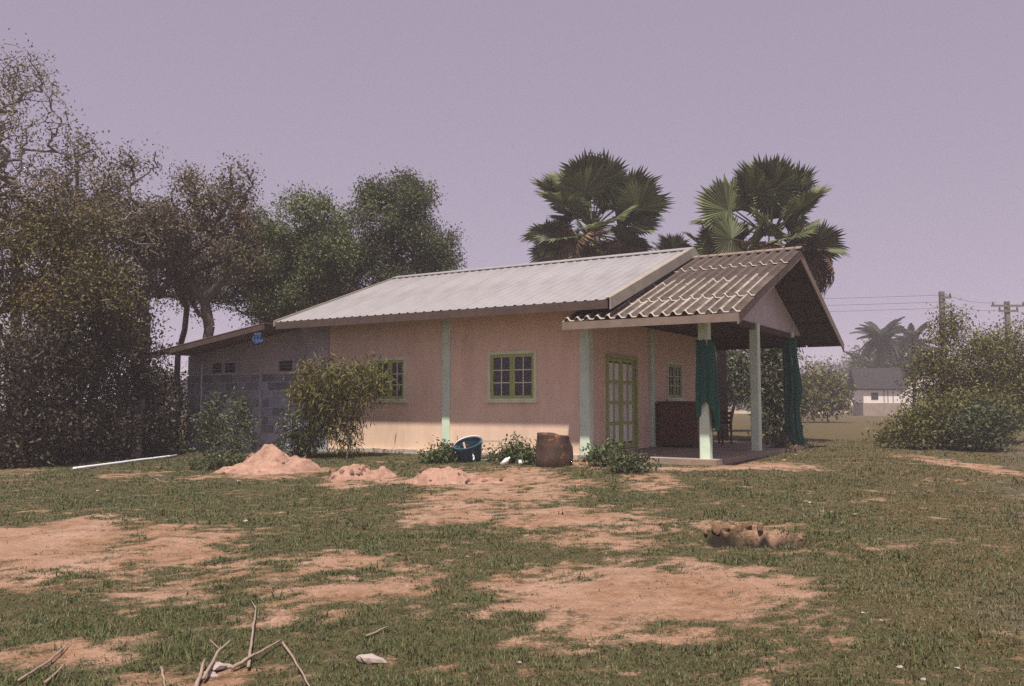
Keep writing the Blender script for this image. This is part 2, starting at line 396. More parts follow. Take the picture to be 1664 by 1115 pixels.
def noise(scale, det=6, ro=.65):
    q = n.new('ShaderNodeTexNoise'); q.inputs['Scale'].default_value = scale; q.inputs['Detail'].default_value = det; q.inputs['Roughness'].default_value = ro
    l.new(tc.outputs['Object'], q.inputs['Vector']); return q.outputs['Fac']
def mp(src, a, b_, c, d):
    q = n.new('ShaderNodeMapRange'); q.inputs[1].default_value = a; q.inputs[2].default_value = b_; q.inputs[3].default_value = c; q.inputs[4].default_value = d; l.new(src, q.inputs[0]); return q.outputs[0]
def math2(op, a, c):
    q = n.new('ShaderNodeMath'); q.operation = op
    for i, s in enumerate((a, c)):
        if isinstance(s, (int, float)): q.inputs[i].default_value = s
        else: l.new(s, q.inputs[i])
    return q.outputs[0]
def mixc(f, a, c):
    q = n.new('ShaderNodeMix'); q.data_type = 'RGBA'; l.new(f, q.inputs[0])
    for i, s in ((6, a), (7, c)):
        if isinstance(s, tuple): q.inputs[i].default_value = (*s, 1)
        else: l.new(s, q.inputs[i])
    return q.outputs[2]
fine, mid_, big = noise(34), noise(7), noise(1.1)
soilc = mixc(mp(mid_, .35, .65, 0, 1), (.20, .115, .068), (.31, .185, .122)); soilc = mixc(mp(big, .4, .65, 0, .6), soilc, (.42, .275, .215))
turf = mixc(mp(mid_, .35, .65, 0, 1), (.062, .054, .028), (.098, .080, .042))
dryc = mixc(mp(fine, .35, .65, 0, 1), (.075, .056, .026), (.115, .086, .042))
turf = mixc(mp(math2('ADD', sp.outputs[1], mp(fine, .3, .7, -.25, .25)), .35, .9, 0, .75), turf, dryc)
grav = mixc(mp(fine, .38, .62, 0, 1), (.09, .076, .058), (.15, .125, .10))
c1 = mixc(mp(math2('ADD', sp.outputs[2], mp(mid_, .3, .7, -.4, .4)), .4, 1.1, 0, .8), turf, grav)
sm = math2('ADD', math2('ADD', sp.outputs[0], mp(mid_, .3, .7, -.2, .2)), mp(fine, .3, .7, -.28, .28))
c2 = mixc(mp(sm, .22, .80, 0, 1), c1, soilc)
pit_dark = math2('SUBTRACT', 1.0, va.outputs[1]); c2 = mixc(mp(pit_dark, .2, .8, 0, 1), c2, (.024, .018, .014))  # ground colour goes nearly black inside the hollow
vm = n.new('ShaderNodeVectorMath'); vm.operation = 'SCALE'; l.new(c2, vm.inputs[0]); l.new(mp(fine, .3, .7, .75, 1.22), vm.inputs['Scale'])
l.new(vm.outputs[0], b.inputs['Base Color'])
bp = n.new('ShaderNodeBump'); bp.inputs['Strength'].default_value = .9; bp.inputs['Distance'].default_value = .03
l.new(math2('ADD', fine, math2('MULTIPLY', mid_, 1.5)), bp.inputs['Height']); l.new(bp.outputs[0], b.inputs['Normal'])
l.new(b.outputs[0], out.inputs[0]); me.materials.append(gm)
tag(put('ground', me), 'patchy yard of thin grass and pinkish bare soil', kind='structure')

# short grass, real blades
leafmat('grass_green', (.074, .092, .034), (.104, .096, .040), .5, .7, .2)
leafmat('grass_dry', (.14, .11, .055), (.17, .132, .07), .5, .7, .2)
def grass():
    rng = np.random.default_rng(5); pts = []
    for y0, y1, dens in ((3.6, 6.5, 900), (6.5, 10, 560), (10, 15, 300), (15, 21, 150), (21, 34, 34)):
        area = (y1 - y0) * (y0 + y1) * .62; k = int(area * dens); y = np.sqrt(rng.uniform(y0 ** 2, y1 ** 2, k)); x = rng.uniform(-.64, .64, k) * y
        s = soil_mask(x, y) * (1 - sstep(19, 24, y)) + .25 * gravel_mask(x, y)
        dx, dy = x - HO[0], y - HO[1]; u = dx * HU[0] + dy * HU[1]; v = dx * HV[0] + dy * HV[1]
        ok = (rng.random(k) < 1 - sstep(.15, .75, s) * .95) & ~((u > -13.7) & (u < 3.05) & (v > -.12) & (v < 7.8))
        ok &= pit_mask(x, y) < .3
        ok &= ~((u > -.2) & (u < 3.1) & (v > -.4) & (v < 8))
        pts.append(np.stack([x, y, s, np.full(k, (y0 + y1) / 2)], 1)[ok])
    p = np.concatenate(pts); N = len(p); B = 7
    z = gz(p[:, 0], p[:, 1]); clump = fbm(p[:, 0] * 1.5, p[:, 1] * 1.5, 91)
    base = np.stack([p[:, 0], p[:, 1], z - .005], 1)
    base = np.repeat(base, B, 0) + np.concatenate([rng.normal(0, .022, (N * B, 2)), np.zeros((N * B, 1))], 1)
    az = rng.uniform(0, 2 * math.pi, N * B); tilt = rng.uniform(.5, 1.35, N * B)
    ln = np.repeat((.014 + .042 * clump ** 1.6) * (1 - .45 * np.clip(p[:, 2], 0, 1)) * (1 + .02 * p[:, 3]), B) * rng.uniform(.6, 1.5, N * B)
    tall = np.repeat(np.where(rng.random(N) < .012, 2.6, 1.0), B); ln = ln * tall; tilt = np.where(tall > 1, tilt * .6, tilt)
    wd = np.repeat(.0022 + .00038 * p[:, 3], B)
    d = np.stack([np.cos(az) * np.sin(tilt), np.sin(az) * np.sin(tilt), np.cos(tilt)], 1); s = np.stack([-np.sin(az), np.cos(az), np.zeros(N * B)], 1)
    V = np.stack([base - s * wd[:, None], base + s * wd[:, None], base + d * ln[:, None]], 1)
    dr = np.repeat(dry_mask(p[:, 0], p[:, 1]), B); idx = (rng.random(N * B) < .08 + .5 * dr).astype(np.int32)
    return quads_mesh('grass', V, ['grass_green', 'grass_dry'], idx, 3)
tag(put('grass', grass()), 'short trampled grass growing across the yard', kind='stuff')

# ---------------------------------------------------------------- house
house = empty('house', tuple(HO), -HA)
tag(house, 'single storey pink plastered house with metal roof and open front porch', 'house')
UL, VB = -8.6, 7.6
def slope(v, z0=3.56, v0=-1.0, zr=5.36, vr=4.0):
    return z0 + (zr - z0) * (v - v0) / (vr - v0) if v <= vr else z0 + (zr - z0) * ((2 * vr - v0) - v) / (vr - v0)
W1 = (-5.98, -4.96, 1.52, 2.57); W2 = (-2.49, -1.23, 1.515, 2.62)
def wall_with_holes(axis, lo, hi, z0, z1, holes, t0, t1, m, name, parent):
    """rectangular wall split into strips round its openings"""
    mb = MB(); xs = sorted([lo, hi] + [h[0] for h in holes] + [h[1] for h in holes])
    def bx(a, b_, c, d):
        if b_ - a > 1e-4 and d - c > 1e-4: (mb.box(a, b_, t0, t1, c, d) if axis == 0 else mb.box(t0, t1, a, b_, c, d))
    for a, b_ in zip(xs, xs[1:]):
        h = [q for q in holes if q[0] <= a + 1e-6 and q[1] >= b_ - 1e-6]
        if h: bx(a, b_, z0, h[0][2]); bx(a, b_, h[0][3], z1)
        else: bx(a, b_, z0, z1)
    return mb.build(name, m, parent)
wall_with_holes(0, -7.52, -.02, .0, 3.84, [W1, W2], 0, .12, 'pink_plaster', 'front_wall', house)
DOOR = (1.13, 2.83, .36, 2.56); W3 = (4.92, 6.02, 1.56, 2.54)
wall_with_holes(1, .14, VB, .0, 3.30, [DOOR, W3], -.14, -.02, 'pink_plaster', 'end_wall', house)
MB().prism([(.14, 3.302), (VB, 3.302), (VB, slope(VB) - .05), (4.0, 5.27), (.14, slope(.14) - .05)], 0, -.14, -.02).build('gable_wall', 'pink_plaster', house)
MB().box(UL, -.14, VB - .12, VB, 0, 3.84).build('back_wall', 'pink_plaster', house)
MB().box(UL, UL + .12, .125, VB - .125, 0, 3.84).build('side_wall', 'block_plaster', house)
MB().box(UL + .12, -.15, .125, VB - .13, .05, FLOOR).build('floor', 'concrete', house)
MB().box(UL + .125, -.15, .13, VB - .135, 3.2, 3.24).build('ceiling', 'inner_plaster', house)
fb = MB(); rngf = random.Random(3)
x = -7.5
while x < -.2:
    w = rngf.uniform(.18, .5); fb.box(x, min(x + w, -.15), -rngf.uniform(.06, .16), -.003, -.05, rngf.uniform(.27, .335)); x += w + .004
fb.build('footing', 'footing', house)

def column(u0, u1, v0, v1, z0, z1, label=None):
    c = .018; mb = MB()
    mb.prism([(u0 + c, v0), (u1 - c, v0), (u1, v0 + c), (u1, v1 - c), (u1 - c, v1), (u0 + c, v1), (u0, v1 - c), (u0, v0 + c)], 2, z0, z1)
    o = mb.build('column', 'mint_paint', house)
    if label: o['label'] = label
    return o
column(-3.82, -3.59, -.055, .06, .18, 3.75); column(-.11, .13, -.06, .17, .2, 3.3)
column(-.06, .08, 3.63, 3.83, FLOOR, 3.3)
for v in (0.0, 3.6, 7.0): column(2.6, 2.81, v - .1, v + .11, FLOOR - .02, 3.36)

def window(h, axis, off, cols, rows, sashes=2):
    a0, a1, z0, z1 = h
    def B(mb, a, b_, c, d, t0, t1): return mb.box(a, b_, off + t0, off + t1, c, d) if axis == 0 else mb.box(off - t1, off - t0, a, b_, c, d)
    fr = MB(); w = .045
    B(fr, a0 - .03, a0 + w, z0 - .0, z1 + .03, -.03, .09); B(fr, a1 - w, a1 + .03, z0 - .0, z1 + .03, -.03, .09)
    B(fr, a0 + w, a1 - w, z1 - w, z1 + .03, -.03, .09); B(fr, a0 + w, a1 - w, z0, z0 + w, -.03, .09)
    win = fr.build('window', 'pale_trim', house)
    B(MB(), a0 - .06, a1 + .06, z0 - .05, z0 - .002, -.075, .1).build('sill', 'pale_trim', win)
    mid = [a0 + w + (a1 - a0 - 2 * w) * k / sashes for k in range(sashes + 1)]
    for k in range(sashes):
        b0, b1 = mid[k] + .004, mid[k + 1] - .004; c0, c1 = z0 + w + .004, z1 - w - .004; s = .065
        sa = MB(); B(sa, b0, b0 + s, c0, c1, .0, .045); B(sa, b1 - s, b1, c0, c1, 0, .045); B(sa, b0 + s, b1 - s, c0, c0 + s, 0, .045); B(sa, b0 + s, b1 - s, c1 - s, c1, 0, .045)
        sa.build('sash', 'green_paint', win)
        p0, p1, q0, q1 = b0 + s, b1 - s, c0 + s, c1 - s
        for i in range(1, cols): x = p0 + (p1 - p0) * i / cols; B(MB(), x - .011, x + .011, q0, q1, .004, .04).build('glazing_bar', 'pale_trim', win)
        for j in range(1, rows): z = q0 + (q1 - q0) * j / rows; B(MB(), p0, p1, z - .011, z + .011, .007, .037).build('glazing_bar', 'pale_trim', win)
        for i in range(cols):
            for j in range(rows):
                g = .012
                B(MB(), p0 + (p1 - p0) * i / cols + g, p0 + (p1 - p0) * (i + 1) / cols - g, q0 + (q1 - q0) * j / rows + g, q0 + (q1 - q0) * (j + 1) / rows - g, .018, .023).build('pane', 'glass', win)
    return win
window(W2, 0, 0.0, 2, 3); window(W1, 0, 0.0, 2, 3)
window(W3, 1, -.02, 2, 3)
# double door with pale panels in a green grid
d0, d1, dz0, dz1 = DOOR
fr = MB(); fr.box(-.12, .03, d0 - .02, d0 + .06, dz0, dz1 + .03); fr.box(-.12, .03, d1 - .06, d1 + .02, dz0, dz1 + .03); fr.box(-.12, .03, d0 + .06, d1 - .06, dz1 - .05, dz1 + .03)
door = fr.build('door', 'green_paint', house)
for k in range(2):
    a, b_ = d0 + .064 + k * (d1 - d0 - .128) / 2, d0 + .06 + (k + 1) * (d1 - d0 - .128) / 2
    lf = MB(); lf.box(-.075, -.03, a, b_, dz0 + .02, dz0 + .14); lf.box(-.075, -.03, a, b_, dz1 - .13, dz1 - .055)
    lf.box(-.075, -.03, a, a + .11, dz0 + .14, dz1 - .13); lf.box(-.075, -.03, b_ - .11, b_, dz0 + .14, dz1 - .13)
    m_ = (a + b_) / 2; lf.box(-.073, -.032, m_ - .04, m_ + .04, dz0 + .14, dz1 - .13)
    for j in range(1, 4): z = dz0 + .14 + (dz1 - dz0 - .27) * j / 4; lf.box(-.071, -.028, a + .11, b_ - .11, z - .035, z + .035)
    leaf = lf.build('door_leaf', 'green_paint', door)
    for i in range(2):
        for j in range(4):
            y0 = (a + .11, m_ + .04)[i]; y1 = (m_ - .04, b_ - .11)[i]; z0 = dz0 + .14 + (dz1 - dz0 - .27) * j / 4; z1 = dz0 + .14 + (dz1 - dz0 - .27) * (j + 1) / 4
            MB().box(-.062, -.045, y0 + .002, y1 - .002, z0 + .037, z1 - .037).build('door_panel', 'door_panel', door)

# main metal roof
RU0, RU1 = -8.5, 1.06
sl = math.atan2(1.8, 5.0); SL = math.hypot(1.8, 5.0)
roof = None
def sheet_profile(w, nrib=3, rib=.03):
    p = []; s = w / nrib
    for k in range(nrib): x = k * s; p += [(x, 0), (x + s * .62, 0), (x + s * .70, rib), (x + s * .88, rib), (x + s * .96, 0)]
    p.append((w, 0)); return p
NS = 13; SW = (RU1 - RU0) / NS
prof = sheet_profile(SW + .02, 3, .019); mb = MB(); k = len(prof)
vs = []
for t in (0.0, SL):
    for x, z in prof: vs.append((x, t, z))
    for x, z in prof: vs.append((x, t, z - .004))
fs = []
for i in range(k - 1): fs += [(i, i + 1, 2 * k + i + 1, 2 * k + i), (k + i + 1, k + i, 3 * k + i, 3 * k + i + 1), (k + i, k + i + 1, i + 1, i), (2 * k + i, 2 * k + i + 1, 3 * k + i + 1, 3 * k + i)]
mb.add(vs, fs); sheet_me = mb.mesh('roof_sheet', 'zinc_roof')
rc = MB()                                                      # folded ridge cap riding on the ribs
for s in (-1, 1):
    a = (4.0 + s * .0, 5.36 + .05); c = (4.0 + s * .26, 5.36 + .05 - .26 * math.tan(sl) + .004)
    rc.add([(RU0 - .03, a[0], a[1]), (RU1 + .03, a[0], a[1]), (RU1 + .03, c[0], c[1]), (RU0 - .03, c[0], c[1]), (RU0 - .03, a[0], a[1] - .006), (RU1 + .03, a[0], a[1] - .006), (RU1 + .03, c[0], c[1] - .02), (RU0 - .03, c[0], c[1] - .02)],
           [(0, 1, 2, 3), (7, 6, 5, 4), (3, 2, 6, 7), (0, 3, 7, 4), (1, 5, 6, 2)])
roof = rc.build('metal_roof', 'zinc_roof', house)
for i in range(NS):
    put('roof_sheet', sheet_me, roof, (RU0 + i * SW, -1.0, 3.56 + .002 * (i % 2)), (sl, 0, 0))
bk = MB().add([(RU0, 4.0, 5.36), (RU1, 4.0, 5.36), (RU1, 9.0, 3.56), (RU0, 9.0, 3.56), (RU0, 4.0, 5.345), (RU1, 4.0, 5.345), (RU1, 9.0, 3.545), (RU0, 9.0, 3.545)],
              [(0, 1, 2, 3), (7, 6, 5, 4), (3, 2, 6, 7), (0, 3, 7, 4), (1, 5, 6, 2)]); bk.build('back_slope', 'zinc_roof', roof)
def rake(u0, u1, drop, m, name, par, z0=3.56, zr=5.36, lift=.04, v0=-1.0, vr=4.0, both=True):
    for sgn in ((1, -1) if both else (1,)):
        va, vb = (v0 - .02, vr) if sgn == 1 else (2 * vr - v0 + .02, vr)
        mb = MB(); za, zb = z0 + lift, zr + lift
        mb.add([(u0, va, za - drop), (u1, va, za - drop), (u1, vb, zb - drop), (u0, vb, zb - drop), (u0, va, za), (u1, va, za), (u1, vb, zb), (u0, vb, zb)],
               [(3, 2, 1, 0), (4, 5, 6, 7), (0, 1, 5, 4), (1, 2, 6, 5), (2, 3, 7, 6), (3, 0, 4, 7)][:: 1])
        mb.build(name, m, par)
rake(RU1 + .022, RU1 + .05, .25, 'zinc_trim', 'rake_trim', roof); rake(RU0 - .05, RU0 - .004, .15, 'zinc_trim', 'rake_trim', roof)
for sgn in (1, -1):                                            # top flange of the right hand flashing
    va, vb = (-1.02, 4.0) if sgn == 1 else (9.02, 4.0)
    MB().add([(RU1 - .10, va, 3.60), (RU1 + .021, va, 3.60), (RU1 + .021, vb, 5.405), (RU1 - .10, vb, 5.405), (RU1 - .10, va, 3.594), (RU1 + .021, va, 3.594), (RU1 + .021, vb, 5.399), (RU1 - .10, vb, 5.399)],
             [(0, 1, 2, 3), (7, 6, 5, 4), (0, 4, 5, 1), (3, 2, 6, 7), (0, 3, 7, 4), (1, 5, 6, 2)]).build('flashing', 'zinc_trim', roof)
for v in (-.9, .45, 1.6, 2.75, 3.85):
    MB().box(RU0 + .02, RU1 - .03, v - .03, v + .03, slope(v) - .085, slope(v) - .03).build('purlin', 'dark_wood', roof)
for v in (-.96,):
    MB().box(RU0 + .02, RU1 - .03, v - .04, v - .015, slope(v) - .20, slope(v) - .02).build('eave_board', 'dark_wood', roof)
for u in np.linspace(RU0 + .4, RU1 - .3, 9):
    MB().add([(u - .03, -.92, slope(-.92) - .19), (u + .03, -.92, slope(-.92) - .19), (u + .03, 3.9, slope(3.9) - .19), (u - .03, 3.9, slope(3.9) - .19),
              (u - .03, -.92, slope(-.92) - .09), (u + .03, -.92, slope(-.92) - .09), (u + .03, 3.9, slope(3.9) - .09), (u - .03, 3.9, slope(3.9) - .09)],
             [(3, 2, 1, 0), (4, 5, 6, 7), (0, 1, 5, 4), (1, 2, 6, 5), (2, 3, 7, 6), (3, 0, 4, 7)]).build('rafter', 'dark_wood', roof)

# porch roof of corrugated fibre tiles
PU0, PU1, PZ0, PZR, PVR = -.03, 3.72, 3.15, 5.10, 4.05
psl = math.atan2(PZR - PZ0, PVR + 1.0); PSL = math.hypot(PZR - PZ0, PVR + 1.0)
def pslope(v): return PZ0 + (PZR - PZ0) * (v + 1.0) / (PVR + 1.0) if v <= PVR else PZ0 + (PZR - PZ0) * (2 * PVR + 1.0 - v) / (PVR + 1.0)
NC = 8; TW = (PU1 - PU0) / NC
def tile_mesh(L, ms):
    xs = np.linspace(0, TW + .03, 21); pz = .078 * np.maximum(0, np.cos((xs / (TW / 2) - .5) * 2 * math.pi)) ** .8
    k = len(xs); vs = []
    for t in (0, .05, L):
        for x, z in zip(xs, pz): vs.append((x, t, z))
    for t in (0, .05, L):
        for x, z in zip(xs, pz): vs.append((x, t, z - .012))
    mb = MB()
    fs = []
    for r in range(2):
        for i in range(k - 1):
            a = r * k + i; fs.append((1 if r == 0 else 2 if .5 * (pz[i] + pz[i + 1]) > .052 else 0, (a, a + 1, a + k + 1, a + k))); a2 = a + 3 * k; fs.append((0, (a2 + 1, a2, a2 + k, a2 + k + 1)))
    for i in range(k - 1): fs.append((1, (3 * k + i, 3 * k + i + 1, i + 1, i)))
    o = 0
    mb.v = vs
    for mi, f in fs: mb.f.append(list(f)); mb.mi.append(mi)
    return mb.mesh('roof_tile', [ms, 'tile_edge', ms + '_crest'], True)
proof = MB()
for s in (-1, 1): proof.add([(.98, PVR, PZR + .085), (PU1 + .04, PVR, PZR + .085), (PU1 + .04, PVR + s * .2, PZR + .015), (.98, PVR + s * .2, PZR + .015), (.98, PVR, PZR + .06), (PU1 + .04, PVR, PZR + .06), (PU1 + .04, PVR + s * .2, PZR - .01), (.98, PVR + s * .2, PZR - .01)],
                            [(0, 1, 2, 3), (7, 6, 5, 4), (3, 2, 6, 7), (0, 3, 7, 4), (1, 5, 6, 2)])
proof = proof.build('porch_roof', 'fascia_wood', house)
rows = [0, 1.06, 2.58, 3.95, PSL]
rows = [0.0, 1.06, 2.6, 3.9]
rngt = random.Random(8)
for r_, t0 in enumerate(rows):
    L = (rows[r_ + 1] if r_ + 1 < len(rows) else PSL - .03) - t0 + (.16 if r_ + 1 < len(rows) else 0)
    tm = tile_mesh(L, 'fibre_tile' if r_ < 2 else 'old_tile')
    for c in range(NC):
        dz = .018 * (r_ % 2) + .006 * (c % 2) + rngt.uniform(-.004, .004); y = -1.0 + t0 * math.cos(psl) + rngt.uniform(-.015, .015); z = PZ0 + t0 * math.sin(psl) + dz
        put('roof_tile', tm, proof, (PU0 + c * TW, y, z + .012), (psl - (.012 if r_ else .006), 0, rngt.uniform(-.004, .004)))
MB().add([(PU0, PVR, PZR), (PU1, PVR, PZR), (PU1, 2 * PVR + 1.0, PZ0), (PU0, 2 * PVR + 1.0, PZ0), (PU0, PVR, PZR - .02), (PU1, PVR, PZR - .02), (PU1, 2 * PVR + 1.0, PZ0 - .02), (PU0, 2 * PVR + 1.0, PZ0 - .02)],
         [(0, 1, 2, 3), (7, 6, 5, 4), (3, 2, 6, 7), (0, 3, 7, 4), (1, 5, 6, 2)]).build('back_slope', 'old_tile', proof)
MB().box(PU0 + .01, PU1 - .02, -1.0, -.97, PZ0 - .17, PZ0 - .012).build('fascia_board', 'fascia_wood', proof)
rake(PU1 - .03, PU1 + .0, .20, 'fascia_wood', 'barge_board', proof, PZ0, PZR, -.02, -1.0, PVR)
MB().prism([(-.05, 3.34), (8.1, 3.34), (8.1, pslope(8.1) - .1), (PVR, PZR - .1), (-.05, pslope(-.05) - .1)], 0, 2.68, 2.72).build('gable_panel', 'gable_board', proof)
for v in (-.9, .4, 1.6, 2.8, 4.05, 5.3, 6.5, 7.7, 9.0):
    MB().box(PU0 + .02, 2.675, v - .03, v + .03, pslope(v) - .11, pslope(v) - .045).build('purlin', 'dark_wood', proof)
    MB().box(2.725, PU1 - .035, v - .03, v + .03, pslope(v) - .11, pslope(v) - .045).build('purlin', 'dark_wood', proof)
MB().box(.14, 2.598, -.06, .06, 3.12, 3.32).build('beam', 'dark_wood', proof)
MB().box(2.64, 2.76, .115, 3.495, 3.2, 3.338).build('beam', 'dark_wood', proof); MB().box(2.64, 2.76, 3.715, 6.895, 3.2, 3.338).build('beam', 'dark_wood', proof)
MB().box(-.01, 2.677, .05, 7.55, 3.36, 3.38).build('porch_ceiling', 'dark_wood', proof)
# slab with a crumbling edge
sb = MB(); sb.box(-.015, 3.0, -.28, 7.6, -.1, FLOOR - .012)
sb.build('porch_slab', 'concrete', house)

# ---------------------------------------------------------------- block extension on the far end
ext = empty('block_extension', tuple(HO), -HA)
tag(ext, 'bare grey concrete block extension with lean-to roof beside the pink house', 'building')
BU0, BU1 = -13.2, -7.55
core = MB(); core.box(BU0 + .01, BU1, .02, .15, -.1, 2.65); core.prism([(BU0 + .01, 2.655), (BU1, 2.655), (BU1, 3.72), (-8.45, 3.72), (-8.6, 3.46)], 1, .02, .15)
core.build('mortar_bed', 'mortar', ext)
MB().box(BU0 + .01, BU0 + .15, .155, 7.4, -.1, 2.62).build('side_wall', 'block_plaster', ext)
bl, bh, g = .40, .235, .028
blk = {}
rngb = random.Random(12)
VENT = [(-12.13, -11.72), (-11.6, -11.15), (-9.4, -8.88)]
def block_me(w, h):
    key = (round(w, 3), round(h, 3))
    if key not in blk: blk[key] = MB().prism([(.006, 0), (w - .006, 0), (w, .006), (w, h - .006), (w - .006, h), (.006, h), (0, h - .006), (0, .006)], 1, -.012, .03).mesh('block', 'grey_block')
    return blk[key]
z = -.06; row = 0
while z < 2.28:
    u = BU0 - (bl + g) * .5 * (row % 2)
    while u < BU1 - .05:
        a, b_ = max(u, BU0), min(u + bl, BU1)
        if b_ - a > .06: put('block', block_me(b_ - a, bh - g), ext, (a, rngb.uniform(-.006, .006), z))
        u += bl + g
    z += bh; row += 1
# upper band: rough plaster, blocks left open as vents
xs = [BU0] + [q for v_ in VENT for q in v_] + [BU1]
pb = MB(); pb.box(BU0, BU1, -.004, .019, z + .002, 2.33)
for a, b_ in zip(xs[::2], xs[1::2]): pb.box(a, b_, -.004, .019, 2.331, 2.61)
pb.prism([(BU0, 2.611), (BU1, 2.611), (BU1, 3.7), (-8.45, 3.7), (-8.6, 3.48), (BU0, 2.84)], 1, -.004, .019)
pb.build('upper_plaster', 'block_plaster', ext)
for a, b_ in VENT:
    vt = MB(); vt.box(a + .01, b_ - .01, .012, .018, 2.335, 2.605); vt = vt.build('vent', 'dark_void', ext)
    for j in range(1, 3): MB().box(a + .01, b_ - .01, -.002, .011, 2.33 + j * .09, 2.35 + j * .09).build('slat', 'grey_block', vt)
MB().box(-10.13, -10.02, -.03, .015, -.05, 3.3).build('pilaster', 'block_plaster', ext)
MB().tube([(-12.55, -.03, .9), (-12.55, -.03, 2.6)], .02, 8).build('drain_pipe', 'pvc', ext)
# lean-to roof falling away from the house
def lean_z(u): return 2.90 + (3.56 - 2.90) * (u + 13.18) / (13.18 - 8.34)
lr = MB(); U0, U1 = -13.28, -8.56
lr.add([(U0, -1.32, lean_z(U0)), (U1, -1.32, lean_z(U1)), (U1, 8.2, lean_z(U1)), (U0, 8.2, lean_z(U0)), (U0, -1.32, lean_z(U0) - .02), (U1, -1.32, lean_z(U1) - .02), (U1, 8.2, lean_z(U1) - .02), (U0, 8.2, lean_z(U0) - .02)],
       [(0, 1, 2, 3), (7, 6, 5, 4), (0, 4, 5, 1), (1, 5, 6, 2), (2, 6, 7, 3), (3, 7, 4, 0)])
lr = lr.build('lean_to_roof', 'old_sheet', ext)
MB().add([(U0 + .01, -1.31, lean_z(U0) - .17), (U1 - .01, -1.31, lean_z(U1) - .17), (U1 - .01, -1.28, lean_z(U1) - .17), (U0 + .01, -1.28, lean_z(U0) - .17), (U0 + .01, -1.31, lean_z(U0) - .022), (U1 - .01, -1.31, lean_z(U1) - .022), (U1 - .01, -1.28, lean_z(U1) - .022), (U0 + .01, -1.28, lean_z(U0) - .022)],
         [(3, 2, 1, 0), (4, 5, 6, 7), (0, 1, 5, 4), (1, 2, 6, 5), (2, 3, 7, 6), (3, 0, 4, 7)]).build('edge_board', 'dark_wood', lr)
for v in (.4, 2.4, 4.4, 6.4):
    MB().add([(U0 + .05, v, lean_z(U0) - .11), (U1, v, lean_z(U1) - .11), (U1, v + .06, lean_z(U1) - .11), (U0 + .05, v + .06, lean_z(U0) - .11), (U0 + .05, v, lean_z(U0) - .025), (U1, v, lean_z(U1) - .025), (U1, v + .06, lean_z(U1) - .025), (U0 + .05, v + .06, lean_z(U0) - .025)],
             [(3, 2, 1, 0), (4, 5, 6, 7), (0, 1, 5, 4), (1, 2, 6, 5), (2, 3, 7, 6), (3, 0, 4, 7)]).build('rafter', 'dark_wood', lr)

# ---------------------------------------------------------------- things on and round the porch
def net(name, label, u, v, ztop, prof, notch=None, seed=1, trail=0.0):
    """bunched shade net: pleated surface of revolution round a post, prof = [(z, rx, offset u)]"""
    rng = np.random.default_rng(seed); A = 72; zs = np.array([p[0] for p in prof]); mb = MB(); vs = []
    K = 26; ph = rng.uniform(0, 6.28, 4)
    for j in range(K):
        t = j / (K - 1)
        for a in range(A):
            w = 2 * math.pi * a / A
            zb = zs[-1] if notch is None else notch(w)
            z = zs[0] + (zb - zs[0]) * t
            r = np.interp(-z, -zs, [p[1] for p in prof]); ou = np.interp(-z, -zs, [p[2] for p in prof])
            pl = 1 + .16 * math.sin(7 * w + ph[0] + 1.2 * t) + .08 * math.sin(13 * w + ph[1] - 2 * t) + .05 * math.sin(9 * t + ph[2] + w)
            vs.append((u + ou + r * pl * math.cos(w), v + max(.14, r * .8) * pl * math.sin(w) * (1 if r > .1 else .9), z))
    fs = [(j * A + a, j * A + (a + 1) % A, (j + 1) * A + (a + 1) % A, (j + 1) * A + a) for j in range(K - 1) for a in range(A)]
    mb.add(vs, fs); o = mb.build(name, 'net_green', None, True, tuple(HO)); o.rotation_euler = (0, 0, -HA)
    s = o.modifiers.new('thick', 'SOLIDIFY'); s.thickness = .006
    tag(o, label, 'net', 'green shade nets tied to the porch posts'); return o
def notch1(w):
    f = math.cos(w + 1.57 - .25)                   # front of the post faces -v
    side = math.cos(w)
    return 1.0 - .12 * side + .5 * max(0, f) ** 3
net('shade_net', 'dark green net bunched high on the nearest front porch post', 2.705, .005, 2.7,
    [(2.72, .155, 0), (2.55, .155, .0), (2.1, .18, .04), (1.75, .2, .04), (1.4, .215, .03), (1.1, .2, .04), (.85, .16, .06)], notch1, 4)
net('shade_net', 'long green net wrapped down the rear porch post to the ground', 2.705, 7.005, 3.2,
    [(3.22, .155, 0), (2.8, .16, .0), (2.3, .19, .03), (1.8, .22, .05), (1.5, .18, .03), (1.1, .16, .02), (.8, .2, .05), (.5, .17, .08), (.36, .24, .16)], None, 9)

cb = empty('cabinet', tuple(hw(.06, 3.92, FLOOR)), -HA); tag(cb, 'low dark brown wooden cabinet against the porch wall under the small window', 'cabinet')
cb.location = hw(.1, 3.92, FLOOR - .012)
c_ = MB(); c_.box(0, 1.0, .02, 1.35, .06, 1.12); c_.build('carcass', 'cabinet_wood', cb)
MB().box(-.02, 1.03, -.02, 1.39, 1.122, 1.16).build('top', 'cabinet_wood', cb)
for k in range(2): MB().box(.03 + k * .475, .495 + k * .475, -.005, .018, .12, 1.08).build('cabinet_door', 'cabinet_wood', cb)
for k in range(2): MB().box(1.002, 1.02, .06 + k * .64, .66 + k * .64, .12, 1.08).build('side_panel', 'cabinet_wood', cb)
for a in ((.02, .04), (.9, .04), (.02, 1.25), (.9, 1.25)): MB().box(a[0], a[0] + .07, a[1], a[1] + .07, 0, .058).build('leg', 'cabinet_wood', cb)

